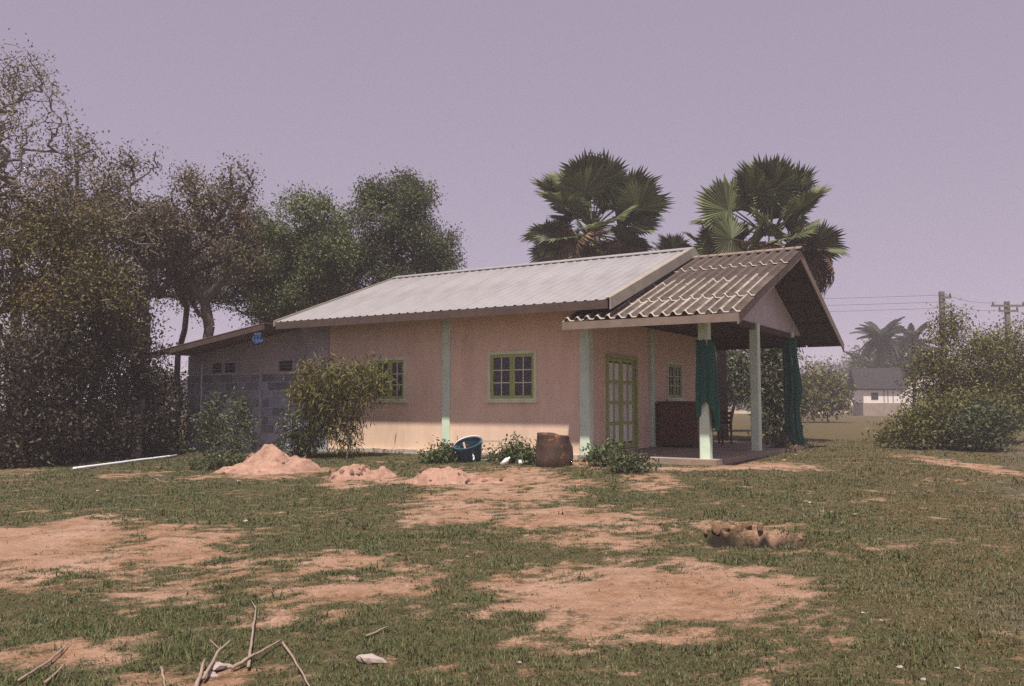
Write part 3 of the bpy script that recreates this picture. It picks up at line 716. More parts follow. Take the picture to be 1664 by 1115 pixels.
ch = empty('chair', tuple(hw(1.02, 6.15, FLOOR - .012)), -HA - .3); tag(ch, 'brown wooden chair on the porch behind the netted front post', 'chair')
for a in ((-.2, -.2), (.2, -.2)): MB().box(a[0] - .02, a[0] + .02, a[1] - .02, a[1] + .02, 0, .43).build('leg', 'cabinet_wood', ch)
for a in ((-.2, .2), (.2, .2)): MB().box(a[0] - .02, a[0] + .02, a[1] - .02, a[1] + .02, 0, .9).build('leg', 'cabinet_wood', ch)
MB().box(-.23, .23, -.23, .175, .432, .465).build('seat', 'cabinet_wood', ch)
for z in (.55, .67, .8): MB().box(-.178, .178, .19, .21, z, z + .08).build('back_slat', 'cabinet_wood', ch)

# battered drum
def drum():
    g0 = ground_at(900, 757); mb = MB(); n = 26; prof = [(0, .36), (.02, .375), (.2, .374), (.22, .376), (.24, .374), (.43, .375), (.45, .377), (.47, .375), (.62, .372), (.66, .38), (.68, .375), (.672, .345), (.63, .34), (.08, .33)]
    vs = []
    for z, r in prof:
        for k in range(n):
            w = 2 * math.pi * k / n; x, y = r * math.cos(w), r * math.sin(w); zz = z
            d = max(0, math.cos(w - .15)) ** 2
            if z > .4: f = (min(z, .68) - .4) / .28; x -= .17 * d * f; zz -= .05 * d * f
            x += .012 * math.sin(5 * w + 9 * z); y += .012 * math.cos(4 * w - 7 * z)
            vs.append((x, y, zz))
    fs = [(j * n + k, j * n + (k + 1) % n, (j + 1) * n + (k + 1) % n, (j + 1) * n + k) for j in range(len(prof) - 1) for k in range(n)]
    fs.append(tuple(range(n))[::-1]); fs.append(tuple((len(prof) - 1) * n + k for k in range(n)))
    mb.add(vs, fs); o = mb.build('drum', 'rust', None, True, tuple(g0 - [0, 0, .03])); o.rotation_euler = (R(2), R(2), R(12))
    tag(o, 'battered rust brown drum with a crushed shoulder beside the corner post', 'drum')
drum()
# blue basket tipped over, wire rack beside it
bp_ = ground_at(765, 751); bk_ = empty('basket', tuple(bp_), .3); tag(bk_, 'dark blue plastic basket half hidden in weeds by the wall', 'basket')
def ringwall(r0, r1, z0, z1, n, name, m, par, th=.012, slots=None):
    mb = MB()
    for k in range(n):
        if slots and k % slots == 0: continue
        a0, a1 = 2 * math.pi * k / n, 2 * math.pi * (k + 1) / n
        p = lambda r, a, z: (r * math.cos(a) * 1.25, r * math.sin(a), z)
        mb.add([p(r0, a0, z0), p(r0, a1, z0), p(r1, a1, z1), p(r1, a0, z1), p(r0 - th, a0, z0), p(r0 - th, a1, z0), p(r1 - th, a1, z1), p(r1 - th, a0, z1)],
               [(0, 1, 2, 3), (7, 6, 5, 4), (3, 2, 6, 7), (0, 4, 5, 1), (0, 3, 7, 4), (1, 5, 6, 2)])
    return mb.build(name, m, par)
ringwall(.19, .205, 0, .08, 40, 'base', 'blue_plastic', bk_); ringwall(.205, .245, .08, .36, 40, 'basket_side', 'blue_plastic', bk_, slots=10); ringwall(.262, .265, .36, .43, 40, 'rim', 'blue_plastic', bk_, .03)
MB().add([(.19 * 1.2 * math.cos(2 * math.pi * k / 20), .19 * math.sin(2 * math.pi * k / 20), .012) for k in range(20)], [tuple(range(20))]).build('bottom', 'blue_plastic', bk_)
MB().tube([(.30 * math.cos(a), .02, .43 + .13 * math.sin(a)) for a in np.linspace(0, math.pi, 12)], .01, 6).build('handle', 'white_plastic', bk_, True)
bk_.rotation_euler = (R(20), R(-16), .3); bk_.location.z += .0
rk = ground_at(797, 749); rk_o = empty('wire_rack', tuple(rk), .25); tag(rk_o, 'small thin wire rack standing in the weeds next to the blue basket', 'rack')
for z in (.03, .42): MB().tube([(-.22, -.12, z), (.22, -.12, z), (.22, .12, z), (-.22, .12, z), (-.22, -.12, z)], .008, 5).build('ring', 'wire', rk_o)
for x_ in (-.22, .22):
    for y_ in (-.12, .12): MB().tube([(x_, y_, -.02), (x_, y_, .42)], .008, 5).build('leg', 'wire', rk_o)
for k in range(5): x_ = -.15 + k * .075; MB().tube([(x_, -.12, .425), (x_, .12, .425)], .005, 4).build('bar', 'wire', rk_o)

# white litter: cup, bottle, tub
def lathe(prof, n=16):
    mb = MB(); vs = [(r * math.cos(2 * math.pi * k / n), r * math.sin(2 * math.pi * k / n), z) for z, r in prof for k in range(n)]
    fs = [(j * n + k, j * n + (k + 1) % n, (j + 1) * n + (k + 1) % n, (j + 1) * n + k) for j in range(len(prof) - 1) for k in range(n)]
    fs.append(tuple(range(n))[::-1]); fs.append(tuple((len(prof) - 1) * n + k for k in range(n))); return mb.add(vs, fs)
def litter(px, py, prof, rot, name, label, cat):
    o = lathe(prof).build(name, 'white_plastic', None, True, tuple(ground_at(px, py) + [0, 0, .05])); o.rotation_euler = rot; tag(o, label, cat); return o
litter(763, 750, [(0, .055), (.01, .06), (.12, .075), (.125, .07), (.02, .05)], (R(70), 0, .4), 'cup', 'white plastic cup lying in front of the blue basket', 'cup')
litter(815, 760, [(0, .05), (.16, .05), (.2, .02), (.23, .02)], (R(40), R(30), .9), 'bottle', 'small white bottle in the grass between basket and drum', 'bottle')
litter(843, 757, [(0, .05), (.08, .06), (.085, .055), (.02, .04)], (R(100), 0, 2), 'tub', 'white plastic tub lying close to the rusty drum', 'tub')

# pvc pipes and old posts on the left
def pipe(pa, pb, r, label, name='pipe', m='pvc', grp=None):
    a, b_ = ground_at(*pa), ground_at(*pb); mid = (a + b_) / 2; mb = MB()
    k = 10; pts = []
    for i in range(k + 1): p = a + (b_ - a) * i / k; p[2] = max(p[2], float(gz(p[0], p[1]))) + r + .015; pts.append(p - mid)
    o = mb.tube(pts, r, 10).build(name, m, None, True, tuple(mid)); return tag(o, label, 'pipe', grp)
pipe((120, 765), (287, 743), .03, 'long white plastic pipe lying on the grass along the trees')
pipe((352, 745), (384, 743), .03, 'short white pipe end sticking out behind the first soil heap')
def post(px, py, h, w, tilt, label):
    g0 = ground_at(px, py); mb = MB(); mb.prism([(-w, -w), (w, -w), (w, w), (-w, w)], 2, -.15, h)
    mb.v = [(x * (1 - .15 * max(z, 0) / h), y * (1 - .15 * max(z, 0) / h), z + (.03 * x / w if z > 0 else 0)) for x, y, z in mb.v]
    o = mb.build('concrete_post', 'concrete_post', None, False, tuple(g0)); o.rotation_euler = (R(tilt), R(tilt * .6), .4); tag(o, label, 'post', 'old concrete posts under the trees')
post(163, 747, .55, .13, 2, 'short broad concrete stump at the foot of the dark trees')
post(222, 742, 1.5, .12, 4, 'tall leaning concrete post in the shade near the block wall')
post(176, 742, 1.3, .07, -5, 'slim mossy concrete post behind the short stump')

# soil heaps
def rock_mesh(seed, m, sq=(1, 1, .7), n=2):
    import bmesh
    bm = bmesh.new(); bmesh.ops.create_icosphere(bm, subdivisions=n, radius=1); rng = np.random.default_rng(seed); k = rng.normal(0, 1, (5, 3)); ph = rng.uniform(0, 6, 5)
    for v in bm.verts:
        p = np.array(v.co); s = 1 + sum(.2 * math.sin(2.2 * float(k[i] @ p) + ph[i]) for i in range(5)) + rng.normal(0, .07); v.co = (p[0] * s * sq[0], p[1] * s * sq[1], p[2] * s * sq[2])
    me = bpy.data.meshes.new('clod'); bm.to_mesh(me); bm.free(); me.materials.append(MATS[m]); return me
heap_rocks = [rock_mesh(90 + k, 'soil') for k in range(3)]
def heap(px, py, rx, ry, h, seed, label, peaks):
    g0 = ground_at(px, py); n = 72; vs = []; fs = []
    for i in range(n + 1):
        for j in range(n + 1):
            x, y = (i / n * 2 - 1) * rx * 1.25, (j / n * 2 - 1) * ry * 1.25; wx, wy = g0[0] + x, g0[1] + y
            z = 0
            for (cx, cy, r, hh) in peaks: z = max(z, hh * max(0, 1 - (math.hypot((x - cx * rx) / (r * rx), (y - cy * ry) / (r * ry))) ** 1.25))
            e = max(0, 1 - math.hypot(x / (rx * 1.25), y / (ry * 1.25))) ** .5
            nn = float(fbm(wx * 3.3, wy * 3.3, seed, 4)) - .5
            n2_ = float(fbm(wx * 11, wy * 11, seed + 3, 3)) - .5
            zz = h * z * (1 + .6 * nn) + (.2 * nn + .09 * n2_) * min(1, z * 3) - .04 * (1 - min(1, z * 8))
            vs.append((x, y, float(gz(wx, wy)) - g0[2] + zz - (.02 if z <= 0 else 0)))
    for i in range(n):
        for j in range(n): a = i * (n + 1) + j; fs.append((a, a + n + 1, a + n + 2, a + 1))
    o = MB().add(vs, fs).build('soil_heap', 'soil', None, True, tuple(g0)); rh = random.Random(seed)
    for _ in range(22):
        i, j = rh.randrange(8, n - 8), rh.randrange(4, n - 12); p = vs[i * (n + 1) + j]; q = rh.uniform(.02, .065)
        put('clod', heap_rocks[rh.randrange(3)], o, (p[0], p[1], p[2] + q * .1), (rh.uniform(0, 6), rh.uniform(0, 6), 0), q)
    tag(o, label, 'soil heap', 'heaps of pinkish soil in front of the house')
heap(447, 764, 1.25, 1.0, .48, 3, 'tallest pinkish soil heap in front of the grey block wall', [(-.1, .15, .62, 1.0), (.42, -.2, .42, .62), (-.55, -.1, .5, .42), (.1, -.5, .5, .35), (-.2, -.25, .6, .6)])
heap(590, 776, .75, .6, .27, 8, 'low middle soil heap in front of the pink wall', [(-.15, 0, .75, 1.0), (.5, .1, .4, .55)])
heap(738, 784, .95, .75, .33, 15, 'soil heap with smooth sandy flank before the mint pilaster', [(-.05, .1, .7, 1.0), (-.6, .1, .4, .5), (.5, -.1, .6, .3)])

# clods round the hollow
rock_ms = [rock_mesh(k, 'clod', n=2) for k in range(5)]
rng = np.random.default_rng(77)
for k, (dx_, dy_, s) in enumerate([(-.46, .26, .07), (-.36, .24, .10), (-.22, .30, .12), (-.10, .22, .09), (.0, .30, .10), (.09, .2, .07), (.14, .26, .08), (.27, .22, .09), (.33, .17, .06), (.56, .2, .08), (-.56, .1, .06), (.44, .3, .05), (-.3, .42, .07), (-.62, .3, .05)]):
    dy_ += .0; x, y = PIT[0] + dx_, PIT[1] + dy_; o = put('clod', rock_ms[k % 5], None, tuple(gpt(x, y, s * .1)), tuple(rng.uniform(0, 6, 3)), (s * .62, s * .42, s * .38))
    tag(o, 'crumbly orange clod of dug earth on the edge of the hollow', 'clod', 'clods round the hollow')
stone_ms = [rock_mesh(40 + k, 'pale_stone', (1.3, .8, .5)) for k in range(3)]
def stone(px, py, s, rz, label, grp=None, k=0):
    o = put('stone', stone_ms[k % 3], None, tuple(ground_at(px, py) + [0, 0, s * .25]), (0, R(8), rz), s); tag(o, label, 'stone', grp)
stone(603, 1076, .058, .35, 'flat pale stone lying alone in the grass before the camera')
stone(355, 1088, .05, .9, 'pale chipped stone propped among the broken branches', None, 1)
stone(340, 1098, .03, .2, 'small pink stone under the broken branches', None, 2)
stone(1257, 884, .035, .2, 'small white stone in front of the dug hollow', None, 1)
stone(938, 743, .16, .6, 'grey stone at the foot of the corner post', None, 1); stone(951, 746, .1, 1.2, 'pinkish rubble lump against the corner post base', None, 2)
rng = np.random.default_rng(5)
for k, (px, py) in enumerate([(1315, 818), (1334, 832), (1351, 834), (1310, 816), (1403, 997), (1431, 1009), (1390, 837), (845, 1078), (388, 782), (398, 848), (158, 797), (1178, 772), (1118, 764), (1274, 748), (1292, 740), (1462, 1085), (985, 900), (255, 779), (1500, 1105), (760, 905), (1555, 1087)]):
    stone(px, py, .028 if py < 900 else .014, rng.uniform(0, 3), 'small pale pebble or scrap lying loose in the grass', 'loose pale scraps in the yard', k)

# fallen branches in the foreground
def branch(label, pts, r, twigs=(), name='fallen_branch'):
    g = [ground_at(px, py) + np.array([0, 0, dz]) for px, py, dz in pts]; o0 = g[0].copy(); mb = MB(); P = []
    for i in range(len(g) - 1):
        for t in np.linspace(0, 1, 6)[:-1]: P.append(g[i] + (g[i + 1] - g[i]) * t + rng.normal(0, r * .25, 3))
    P.append(g[-1]); rr = np.linspace(r, r * .5, len(P)); mb.tube([p - o0 for p in P], list(rr), 8)
    o = mb.build(name, 'dry_branch', None, True, tuple(o0)); tag(o, label, 'branch'); 
    for tw in twigs:
        q = [ground_at(px, py) + np.array([0, 0, dz]) - o0 for px, py, dz in tw]; MB().tube(q, [r * .5, r * .2], 6).build('twig', 'dry_branch', o, True)
branch('straight pale branch pointing away from the camera among the sticks', [(403, 1092, .03), (410, 1045, .02), (416, 992, .02)], .010, [[(416, 994, .02), (408, 982, .03)]])
branch('curved pale branch lying across the straight one', [(378, 1092, .02), (400, 1083, .04), (430, 1066, .04), (457, 1048, .03)], .011)
branch('thin straight stick running down out of the picture', [(459, 1049, .02), (478, 1078, .02), (503, 1122, .02)], .008)
branch('short broken branch leaning over the chipped stone', [(330, 1112, .03), (352, 1082, .07), (374, 1066, .09)], .010, [[(356, 1078, .08), (340, 1074, .12)]])
branch('stubby pale stick upright at the bottom edge', [(318, 1124, .01), (333, 1086, .05)], .013)
branch('lone twig lying in the grass above the flat pale stone', [(596, 1038, .015), (632, 1022, .015)], .008)
branch('thin dark stick half buried near the lower edge', [(262, 1090, .02), (268, 1122, .02)], .008)
branch('thin dry twig lying at the lower corner of the yard', [(75, 1115, .02), (105, 1085, .02)], .008)
branch('long bent twig on bare soil near the lower corner', [(30, 1112, .02), (80, 1082, .03), (110, 1052, .02)], .008)
tag(MB().tube([(0, 0, 0), (-.05, 0, .18), (-.12, .0, .34), (-.13, 0, .5)], [.016, .014, .012, .009], 6).build('dry_stalk', 'bark', None, True, tuple(ground_at(751, 745) + [0, .25, .0])), 'thin dark stalk rising behind the blue basket', 'stalk')
# blue rag under the eave
rg = MB(); nn = 10
vs = [(-9.0 + i / nn * .30 + .02 * math.sin(j), -1.27 + .05 * math.sin(i * 1.7 + j * .6), 3.27 - j / nn * .32 * (1 - .3 * abs(i / nn - .5))) for j in range(nn + 1) for i in range(nn + 1)]
rg.add(vs, [(j * (nn + 1) + i, j * (nn + 1) + i + 1, (j + 1) * (nn + 1) + i + 1, (j + 1) * (nn + 1) + i) for j in range(nn) for i in range(nn)])
mat('rag_blue', (.04, .085, .2), .8, .2, 4.0)
rgo = rg.build('rag', 'rag_blue', None, True, tuple(HO)); rgo.rotation_euler = (0, 0, -HA); rgo.modifiers.new('t', 'SOLIDIFY').thickness = .008
tag(rgo, 'bright blue rag hanging under the lean-to roof edge', 'rag')

# ---------------------------------------------------------------- shrubs and weeds
def shrub(px, py, h, w, leaf, seed, label, n=54, leaf_len=.10, leaf_w=.042, n_leaf=11, depth=None, group=None, name='shrub', spread=.1, dyy=0.0, low=.1, r_tip=.006):
    g0 = ground_at(px, py) + np.array([0, dyy, 0]); g0[2] = float(gz(g0[0], g0[1])); d = depth or w
    rs = np.random.default_rng(seed + 900); lob = []
    for q in range(6):
        f = rs.uniform(.3, 1.0); x, y = rs.uniform(-.36, .36) * w, rs.uniform(-.3, .3) * d
        lob.append(((g0[0] + x, g0[1] + y, g0[2] + h * f * .55), (w * rs.uniform(.13, .24), d * rs.uniform(.13, .22), h * f * .45), max(6, n // 6)))
    return make_tree(name, label, g0 - [0, 0, .05], lob, leaf, 'bark', seed, .04, r_tip, max(.08, h * .12), (0, 0), n_leaf, spread, leaf_len, leaf_w, group, 'shrub', 1.0, .1, 'stem', 'foliage')
WG = 'weedy plants along the pink wall'
shrub(705, 752, .34, .8, 'leaf_fresh', 1, 'low leafy weed at the foot of the mint pilaster', group=WG)
shrub(735, 752, .42, .5, 'leaf_shrub', 2, 'bushy weed between the pilaster and the blue basket', group=WG)
shrub(850, 755, .58, .7, 'leaf_fresh', 3, 'tall leafy weed growing against the rusty drum', 90, group=WG)
shrub(815, 752, .28, .65, 'leaf_shrub', 4, 'low weed between wire rack and tall weed', group=WG)
shrub(985, 760, .4, .75, 'leaf_fresh', 5, 'green weed in front of the double door', group=WG)
shrub(1035, 768, .36, 1.0, 'leaf_shrub', 6, 'wide dusty weed in front of the porch slab', 80, group=WG)
shrub(1275, 735, .3, .6, 'leaf_litter', 7, 'brown dry weed beside the rear porch post', group=WG)
shrub(340, 762, .48, 1.2, 'leaf_shrub', 8, 'grey green weed patch before the long plastic pipe', 70)
shrub(365, 749, 1.85, 1.9, 'leaf_shrub', 9, 'big dusty shrub growing against the grey block wall', 120, n_leaf=15)
shrub(235, 738, .8, 1.6, 'leaf_fresh', 10, 'light green shrub beside the end of the block wall', 80)
shrub(280, 740, .55, .9, 'leaf_shrub', 11, 'small weed behind the plastic pipe by the block wall', 40)
shrub(482, 746, 1.15, 1.0, 'leaf_dark', 12, 'dark low bush added to cover sunlit blocks under the block wall edge', 90, n_leaf=22)  # added bush, hides a sunlit patch low on the block wall
# the dark bushy tree against the wall
b0 = ground_at(563, 742)
make_tree('bushy_tree', 'dark drooping bushy tree in front of the left window', b0 - [0, 0, .05],
          [((b0[0] + x, b0[1] + .1 + y, b0[2] + z), r, k) for x, y, z, r, k in [(-.55, 0, 1.75, (.75, .6, .55), 70), (.25, 0, 1.8, (.65, .6, .5), 70), (-.2, .1, 1.15, (.5, .4, .5), 45), (-.05, .1, .55, (.3, .3, .4), 20), (-1.0, 0, 1.55, (.4, .4, .3), 25), (-.7, .1, .9, (.35, .3, .5), 25)]],
          'leaf_bush', 'bark', 21, .06, .006, .7, (0, 0), 22, .15, .19, .03, None, 'tree', 1, 1.2)
pole_g = ground_at(588, 733)
tag(MB().tube([(0, 0, -.1), (.22, .12, 1.25)], .03, 8).build('leaning_pole', 'dry_branch', None, True, tuple(pole_g)), 'bare wooden pole leaning between bushy tree and pink wall', 'pole')

# ---------------------------------------------------------------- trees on the left
def px_lobes(specs, d):
    out = []
    for px, py, rx, ry, n, *dd in specs:
        dist = d + (dd[0] if dd else 0); c = at(px, py, dist); s = dist / 1400
        out.append((c, (rx * s, max(rx, ry) * s * (.8 if rx > 28 else 1.2), ry * s), n))
    return out
TG = 'trees behind the block extension'
def big_tree(label, px, d, specs, leaf, seed, **kw):
    kw['n_leaf'] = int(kw.get('n_leaf', 30) * 1.5); kw.setdefault('leaf_len', .105); kw.setdefault('leaf_w', .05); kw['leaf_spread'] = .19; kw.setdefault('r_tip', .014)
    rs = np.random.default_rng(seed + 500); sub = []
    for q in specs:
        k = 12
        for _ in range(k):
            a, r = rs.uniform(0, 6.28), math.sqrt(rs.uniform(0, 1)) * .92; f = rs.uniform(.2, .45)
            sub.append((q[0] + q[2] * r * math.cos(a), q[1] + 5 + q[3] * r * math.sin(a), q[2] * f, q[3] * f, max(6, int(q[4] / k * 1.25)), rs.uniform(-1, 1) * q[2] / 1400 * d))
        for _ in range(5):                       # wispy shoots breaking the outline
            a = rs.uniform(.15, 3.0); sub.append((q[0] + q[2] * 1.02 * math.cos(a), q[1] + 5 - q[3] * 1.05 * math.sin(a), 7, rs.uniform(10, 24), 5, 0.0))
    specs = sub
    b_ = at(px, 700, d); b_[2] = float(gz(b_[0], b_[1])) - .1
    return make_tree(kw.pop('name', 'tree'), label, b_, px_lobes(specs, d), leaf, kw.pop('bark', 'bark'), seed, group=TG, **kw)
big_tree('tall half bare tree with thin grey twigs at the picture edge', 20, 21.5, [(25, 235, 85, 130, 420), (-10, 330, 90, 90, 200), (90, 320, 60, 90, 240), (30, 170, 50, 85, 130)], 'leaf_dusty', 31, bark='grey_twig', n_leaf=3, leaf_spread=.22, leaf_len=.09, leaf_w=.04, r_tip=.010, trunk_r=.15)
big_tree('olive brown leafy tree filling the picture edge below the bare twigs', 45, 21, [(-30, 420, 120, 120, 190), (60, 470, 100, 100, 170), (20, 590, 130, 90, 170), (150, 520, 80, 90, 130), (110, 400, 70, 70, 70)], 'leaf_olive', 32, n_leaf=26, leaf_len=.09, leaf_w=.045)
big_tree('sparse tree with open twiggy top beside the half bare tree', 150, 23.5, [(140, 320, 65, 90, 260), (185, 400, 60, 80, 130), (110, 420, 50, 60, 90)], 'leaf_dusty', 33, n_leaf=6, bark='grey_twig', r_tip=.013)
big_tree('dusty green tree with ragged crown above the dark thicket', 232, 25, [(225, 320, 60, 65, 130), (255, 390, 60, 60, 100), (190, 450, 60, 60, 70)], 'leaf_dusty', 34, n_leaf=15, r_tip=.02)
big_tree('flat topped tree with forked trunk above the lean-to roof', 330, 26.5, [(355, 305, 58, 36, 120), (325, 380, 70, 55, 130), (395, 400, 45, 60, 90), (280, 440, 40, 45, 50)], 'leaf_dusty', 35, n_leaf=15, r_tip=.02)
big_tree('round dense green tree behind the metal roof end', 478, 27.5, [(480, 375, 58, 55, 170), (455, 440, 60, 45, 110), (525, 430, 45, 60, 110), (480, 495, 60, 35, 60)], 'leaf_green', 36, n_leaf=34, leaf_spread=.3)
big_tree('low rounded tree filling the gap between two dense trees', 565, 30, [(560, 395, 40, 45, 100), (585, 455, 70, 50, 130), (530, 480, 50, 40, 70)], 'leaf_green', 37, n_leaf=34, leaf_spread=.3)
big_tree('broad dark green tree rising behind the metal roof ridge', 662, 29, [(650, 345, 62, 48, 160), (680, 405, 58, 50, 150), (640, 420, 55, 50, 120), (715, 425, 30, 28, 50), (620, 320, 25, 22, 30), (668, 312, 22, 18, 25)], 'leaf_dark', 38, n_leaf=34, leaf_spread=.28)
big_tree('dark leaning tree with bare trunk seen beyond the lean-to roof', 415, 30, [(420, 420, 50, 40, 90), (385, 470, 45, 30, 40), (455, 500, 40, 25, 30)], 'leaf_dark', 39, n_leaf=26, leaf_spread=.28, lean=(.6, 0))
big_tree('wide dusky tree filling in behind the ragged crowns', 215, 31, [(170, 400, 90, 70, 150), (270, 420, 90, 65, 140), (110, 470, 80, 60, 100), (350, 450, 60, 45, 70)], 'leaf_dusty', 150, n_leaf=8, r_tip=.02)
big_tree('hazy backing tree between flat topped and round dense tree', 440, 34, [(420, 400, 60, 50, 100), (520, 430, 60, 55, 100), (390, 440, 40, 30, 40)], 'leaf_green', 151, n_leaf=16)
for k, (px, d, sp, where) in enumerate([(285, 28, [(270, 420, 40, 45, 60), (310, 450, 35, 40, 50)], 'left of the forked tree'), (345, 29.5, [(350, 430, 45, 40, 60), (325, 480, 30, 30, 25)], 'just behind the lean-to ridge'),
                                        (447, 30.5, [(440, 450, 35, 45, 50), (470, 490, 30, 30, 30)], 'beside the metal roof end'), (120, 24.5, [(115, 380, 45, 60, 80), (150, 450, 40, 50, 50)], 'behind the sparse twiggy tree')]):
    big_tree('slender dark trunked tree ' + where, px, d, sp, 'leaf_dusty', 140 + k, n_leaf=12, trunk_r=.11, lean=((-1) ** k * .35, 0), r_tip=.016)
UG = 'dark thicket at the foot of the trees'
def thicket(label, px, d, specs, leaf, seed, **kw):
    b_ = at(px, 720, d); b_[2] = float(gz(b_[0], b_[1])) - .1
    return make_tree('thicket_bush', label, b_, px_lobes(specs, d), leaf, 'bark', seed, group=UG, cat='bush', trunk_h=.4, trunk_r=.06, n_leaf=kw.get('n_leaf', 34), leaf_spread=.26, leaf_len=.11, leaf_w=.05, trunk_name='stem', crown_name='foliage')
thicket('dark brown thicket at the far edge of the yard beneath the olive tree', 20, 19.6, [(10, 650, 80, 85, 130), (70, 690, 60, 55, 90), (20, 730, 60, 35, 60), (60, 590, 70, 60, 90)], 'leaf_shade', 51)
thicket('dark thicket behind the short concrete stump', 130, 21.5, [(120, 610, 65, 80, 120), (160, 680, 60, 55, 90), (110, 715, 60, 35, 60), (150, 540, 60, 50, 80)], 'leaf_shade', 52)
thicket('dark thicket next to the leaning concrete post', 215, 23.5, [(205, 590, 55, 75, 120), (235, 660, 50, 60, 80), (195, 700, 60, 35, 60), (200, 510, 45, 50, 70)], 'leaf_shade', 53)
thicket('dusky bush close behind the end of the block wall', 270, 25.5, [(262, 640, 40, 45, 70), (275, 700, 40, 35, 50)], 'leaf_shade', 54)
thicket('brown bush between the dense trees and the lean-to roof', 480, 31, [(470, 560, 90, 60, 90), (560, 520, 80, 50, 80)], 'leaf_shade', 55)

# ---------------------------------------------------------------- fan palms behind the house
def fan_leaf_mesh(m, seed, R_=1.15, pet=1.45, nseg=44, cup=.35, hang=0.0):
    """costapalmate leaf: petiole along +x, pleated blade split at the rim; x forward, z up"""
    rng = np.random.default_rng(seed); mb = MB()
    mb.tube([(0, 0, 0), (pet * .5, 0, .04), (pet, 0, 0)], [.035, .024, .016], 5)
    for k in range(nseg):
        a0 = -2.55 + 5.1 * k / nseg; a1 = -2.55 + 5.1 * (k + 1) / nseg; am = (a0 + a1) / 2; L = R_ * (1 - .07 * abs(am)) * rng.uniform(.9, 1.1); sp = .74
        def P(a, r, up=0.0):
            x, y = r * math.cos(a), r * math.sin(a); return (pet + x * .9 + r * r * .02, y, up + cup * (abs(y) / R_) ** 1.5 * .55 * R_ - hang * r * r / R_ - .10 * (r / R_) ** 2)
        j = rng.normal(0, .03); dr = rng.uniform(0, .12)
        mb.add([(pet - .02, 0, 0), P(a0, L * sp, -.015), P(am, L * sp, .02), P(a1, L * sp, -.015), P(am + j, L, -dr)], [(0, 1, 2), (0, 2, 3), (1, 4, 2), (2, 4, 3)])
    return mb.mesh('frond', m)
fan_live = [fan_leaf_mesh('leaf_fan', 60 + k, R_=1.08 + .06 * k, cup=.3 + .15 * k) for k in range(3)]
fan_dead = [fan_leaf_mesh('leaf_fan_dead', 70 + k, R_=1.05, pet=1.0, cup=-.6, hang=.5) for k in range(2)]
def fan_palm(label, px, py, d, seed, n_up, n_mid, n_dead, skirt_side=0.0, tr_px=None, s=1.0):
    rng = np.random.default_rng(seed); top = at(px, py, d); bx_ = at(tr_px or px, 700, d); base = np.array([bx_[0], bx_[1], float(gz(bx_[0], bx_[1])) - .1])
    root = empty('fan_palm', tuple(base)); tag(root, label, 'palm tree', 'fan palms behind the house'); H = top - base
    mb = MB(); k = 24; pts, rr = [], []
    for i in range(k + 1): t = i / k; pts.append(H * t + np.array([math.sin(t * 2.2) * .12, 0, 0])); rr.append((.30 - .08 * t) * (1 + .05 * (i % 2)) + (.12 if i == 0 else 0))
    mb.tube(pts, rr, 12).build('trunk', 'palm_trunk', root, True)
    for i in range(n_up + n_mid + n_dead):
        if i < n_up: el = rng.uniform(.30, 1.5); me = fan_live[i % 3]; sc = s * rng.uniform(.95, 1.2)
        elif i < n_up + n_mid: el = rng.uniform(-.45, .35); me = fan_live[i % 3]; sc = s * rng.uniform(.9, 1.1)
        else: el = rng.uniform(-.95, .05); me = fan_dead[i % 2]; sc = s * rng.uniform(.85, 1.15)
        az = i * 2.39996 + rng.normal(0, .25)
        z = .35 - (.0 if i < n_up else .35 if i < n_up + n_mid else rng.uniform(.2, .9))
        put('frond', me, root, tuple(H + np.array([math.cos(az) * .12, math.sin(az) * .12, z])), (rng.normal(0, .75), -el, az), sc)
    return root, H
p1, H1 = fan_palm('round headed fan palm rising behind the middle of the metal roof', 962, 383, 33, 3, 22, 15, 34, s=1.06)
p2, H2 = fan_palm('fan palm with brown dead skirt behind the porch roof gable', 1250, 398, 31, 7, 22, 13, 22, tr_px=1268, s=1.04)
rng = np.random.default_rng(9)
for k in range(18):    # the hanging brown skirt on one side
    put('frond', fan_dead[k % 2], p2, tuple(H2 + np.array([1.15 + rng.uniform(-.3, .45), rng.uniform(-.6, .3), .15 - rng.uniform(0, .5)])), (rng.normal(0, .4), 1.25 + rng.uniform(-.2, .3), rng.uniform(-.6, .6)), rng.uniform(.7, .95))
def low_fan(label, px, py, d, n, seed, s=.8):
    rng = np.random.default_rng(seed); top = at(px, py, d); base = gpt(top[0], top[1], -.1); root = empty('young_fan_palm', tuple(base)); tag(root, label, 'palm tree', 'young fan palms in between'); H = top - base
    MB().tube([(0, 0, 0), tuple(H * .5), tuple(H)], [.22, .18, .15], 10).build('trunk', 'palm_trunk', root, True)
    for i in range(n): put('frond', fan_live[i % 3], root, tuple(H), (rng.normal(0, .3), -rng.uniform(-.5, 1.1), i * 2.4 + rng.normal(0, .2)), s)
low_fan('lower fan palm peeping over the ridge between the two tall palms', 1105, 440, 34, 16, 5, .7)
low_fan('young fan palm just above the porch ridge beside the second palm', 1170, 430, 33, 14, 6)

# brushwood heap round the second palm's foot
make_tree('dry_brush', 'tangle of dark dry brush around the palm trunk behind the porch', at(1262, 712, 29.5) * [1, 1, 0] + [0, 0, .05],
          px_lobes([(1262, 600, 30, 55, 90), (1262, 670, 32, 40, 90), (1255, 560, 28, 30, 50)], 29.5), 'leaf_dark', 'grey_twig', 81, .05, .010, .3, (0, 0), 26, .2, .2, .06, None, 'brush', 1, .8, 'stem', 'foliage')

